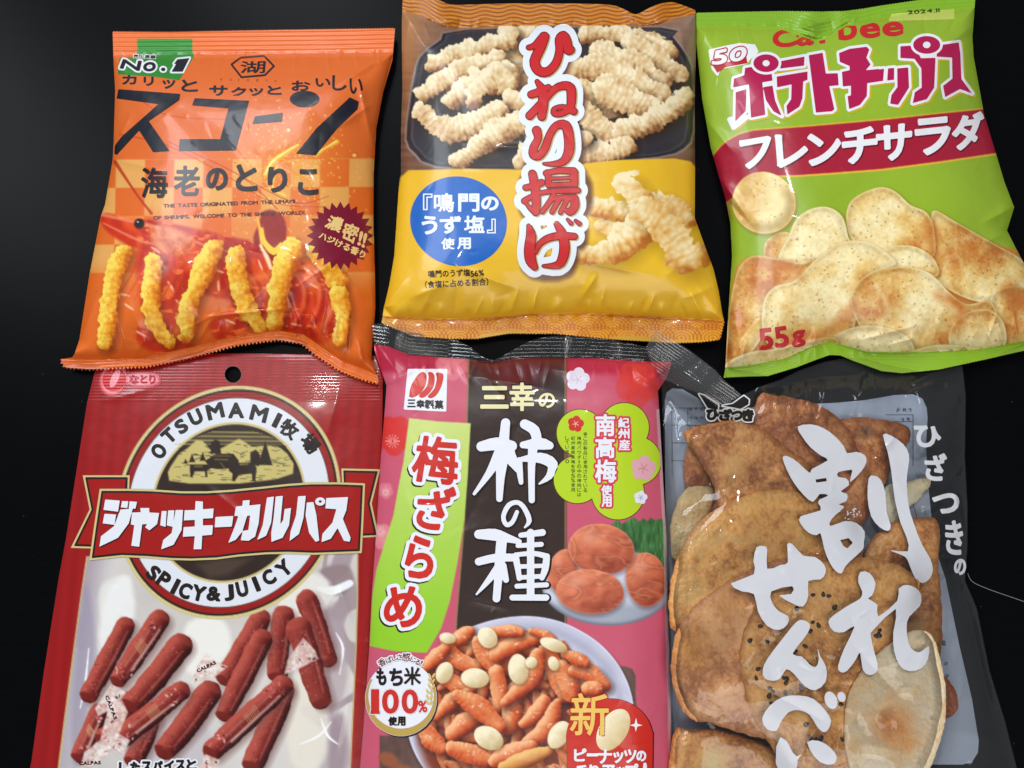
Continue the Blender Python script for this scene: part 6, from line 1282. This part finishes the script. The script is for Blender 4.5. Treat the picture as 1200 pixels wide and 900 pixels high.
T.poly(kW([(200, 295), (246, 288), (248, 302), (204, 308)]), sub=True); T.poly(kW([(304, 550), (340, 542), (358, 562), (335, 586), (318, 576)]), sub=True)
T.poly(kW([(425, 290), (445, 278), (475, 295), (495, 350), (500, 430), (518, 490), (505, 512), (470, 495), (435, 450), (420, 370)]), sm=2)
T.poly(kW([(485, 105), (520, 110), (570, 145), (595, 190), (592, 240), (585, 300), (592, 400), (615, 480), (650, 570), (685, 630), (695, 680), (680, 715), (652, 732), (620, 710), (595, 650), (580, 622), (545, 606), (516, 592), (590, 598), (585, 540), (560, 480), (535, 380), (520, 260), (505, 180)]), sm=2)
rs = random.Random(6)
for i in range(26):
    x, y = rs.uniform(300, 395), rs.uniform(400, 450); y += (395 - x) * .25; T.ell(*kW([(x, y)])[0], rs.uniform(.5, 1.6), rs.uniform(.4, 1.0), rs.uniform(0, 3))
T.poly(kS([(540, 162), (575, 165), (598, 205), (585, 250), (570, 262), (605, 285), (608, 330), (680, 270), (685, 225), (715, 210), (750, 222), (770, 250), (765, 290), (725, 330), (715, 370), (722, 430), (745, 460), (770, 462), (800, 440), (795, 490), (770, 525), (725, 535), (690, 515), (668, 460), (665, 390), (675, 300), (590, 380), (580, 400), (590, 450), (606, 510), (600, 540), (575, 550), (550, 530), (540, 465), (525, 490), (490, 535), (465, 538), (457, 515), (480, 450), (520, 365), (480, 388), (440, 385), (420, 350), (440, 325), (500, 285), (540, 262), (548, 235), (533, 200)]), sm=2)
T.poly(kS([(150, 68), (180, 65), (190, 80), (190, 150), (240, 135), (268, 125), (265, 58), (285, 57), (325, 100), (370, 105), (405, 135), (410, 165), (390, 190), (345, 195), (345, 250), (325, 292), (285, 280), (235, 250), (280, 245), (285, 215), (205, 235), (210, 280), (235, 310), (270, 330), (265, 360), (235, 380), (190, 365), (155, 310), (140, 245), (95, 235), (52, 205), (140, 170), (138, 120)]), sm=2)
T.poly(kS([(325, 343), (348, 355), (350, 375), (330, 410), (285, 470), (320, 480), (350, 510), (372, 520), (385, 490), (375, 432), (390, 480), (412, 520), (410, 575), (370, 608), (330, 590), (290, 545), (262, 528), (240, 560), (215, 572), (180, 562), (173, 530), (190, 490), (250, 410), (300, 350)]), sm=2)
T.poly(kS([(170, 715), (200, 665), (250, 632), (310, 627), (365, 640), (410, 685), (430, 720), (420, 755), (400, 765), (375, 740), (350, 700), (310, 682), (270, 690), (240, 730), (225, 760), (190, 755)]), sm=2)
T.ell(*kS([(430, 645)])[0], 7, 10.6, -.35); T.ell(*kS([(470, 632)])[0], 4.6, 6, -.35)
T.poly(kS([(240, 783), (265, 800), (285, 840), (300, 856), (320, 848), (305, 870), (300, 920), (275, 960), (240, 930), (222, 880), (224, 820)])); T.poly(kS([(340, 803), (385, 798), (430, 825), (452, 860), (440, 885), (405, 885), (370, 860)]), sm=2)
bg.decal('title_lettering', T, wf, 2)
T = Field(1060, 490, 1140, 680, .7)
for ch, q, g in [('ひ', [(418, 368), (534, 380), (530, 462), (430, 462)], 1.2), ('ざ', [(466, 500), (556, 496), (562, 612), (470, 606)], 1.3), ('つ', [(500, 676), (610, 670), (612, 756), (505, 750)], 1.4), ('き', [(556, 792), (624, 790), (634, 938), (560, 930)], 1.2)]: T.glyph(ch, k6(q), g)
T.glyph('の', k8([(412, 54), (456, 54), (452, 116), (410, 112)]), .9)
bg.decal('side_lettering', T, wf, 2)
T = Field(815, 455, 890, 498, .55)
for ch, q in [('ひ', (264, 182, 322, 232)), ('ざ', (330, 180, 392, 236)), ('つ', (396, 190, 448, 232)), ('き', (454, 182, 506, 238))]:
    a, b_ = k5([q[:2], q[2:]]); T.glyph(ch, (*a, *b_), 1.2)
T.poly(k5([(222, 98), (250, 106), (322, 152), (320, 180), (300, 178), (268, 172), (248, 140)]))
T.poly(k5([(345, 160), (400, 150), (440, 120), (458, 108), (484, 128), (482, 152), (440, 176), (400, 168)]))
bg.decal('maker_outline', T, ink(rgb(226, 226, 230)), 2, grow=1.5); bg.decal('maker_lettering', T, ink(rgb(20, 18, 20)), 3)
# ---- a stray pale fibre on the table
pts = np.array([(1134, 672), (1140, 682), (1160, 691), (1180, 698), (1203, 706)]); sp_ = smooth(pts, 5, closed=False)
cu = bpy.data.curves.new('fibre_path', 'CURVE'); cu.dimensions = '3D'; cu.bevel_depth = .00016; cu.bevel_resolution = 1; s_ = cu.splines.new('POLY'); W_ = unproj(sp_[:, 0], sp_[:, 1], .0003)
s_.points.add(len(W_) - 1)
for i, w_ in enumerate(W_): s_.points[i].co = (*[float(q) for q in w_ - W_[0]], 1)
tmp = bpy.data.objects.new('fibre_path', cu); scn.collection.objects.link(tmp); bpy.context.view_layer.update(); dg_ = bpy.context.evaluated_depsgraph_get()
lme = bpy.data.meshes.new_from_object(tmp.evaluated_get(dg_)); bpy.data.objects.remove(tmp); lf = bpy.data.objects.new('lint_fibre', lme); scn.collection.objects.link(lf); lf.location = [float(q) for q in W_[0]]; lme.materials.append(ink(rgb(140, 140, 140), .5))
lf['label'] = 'thin pale fibre lying on the bare table right of the clear bag'; lf['category'] = 'fibre'
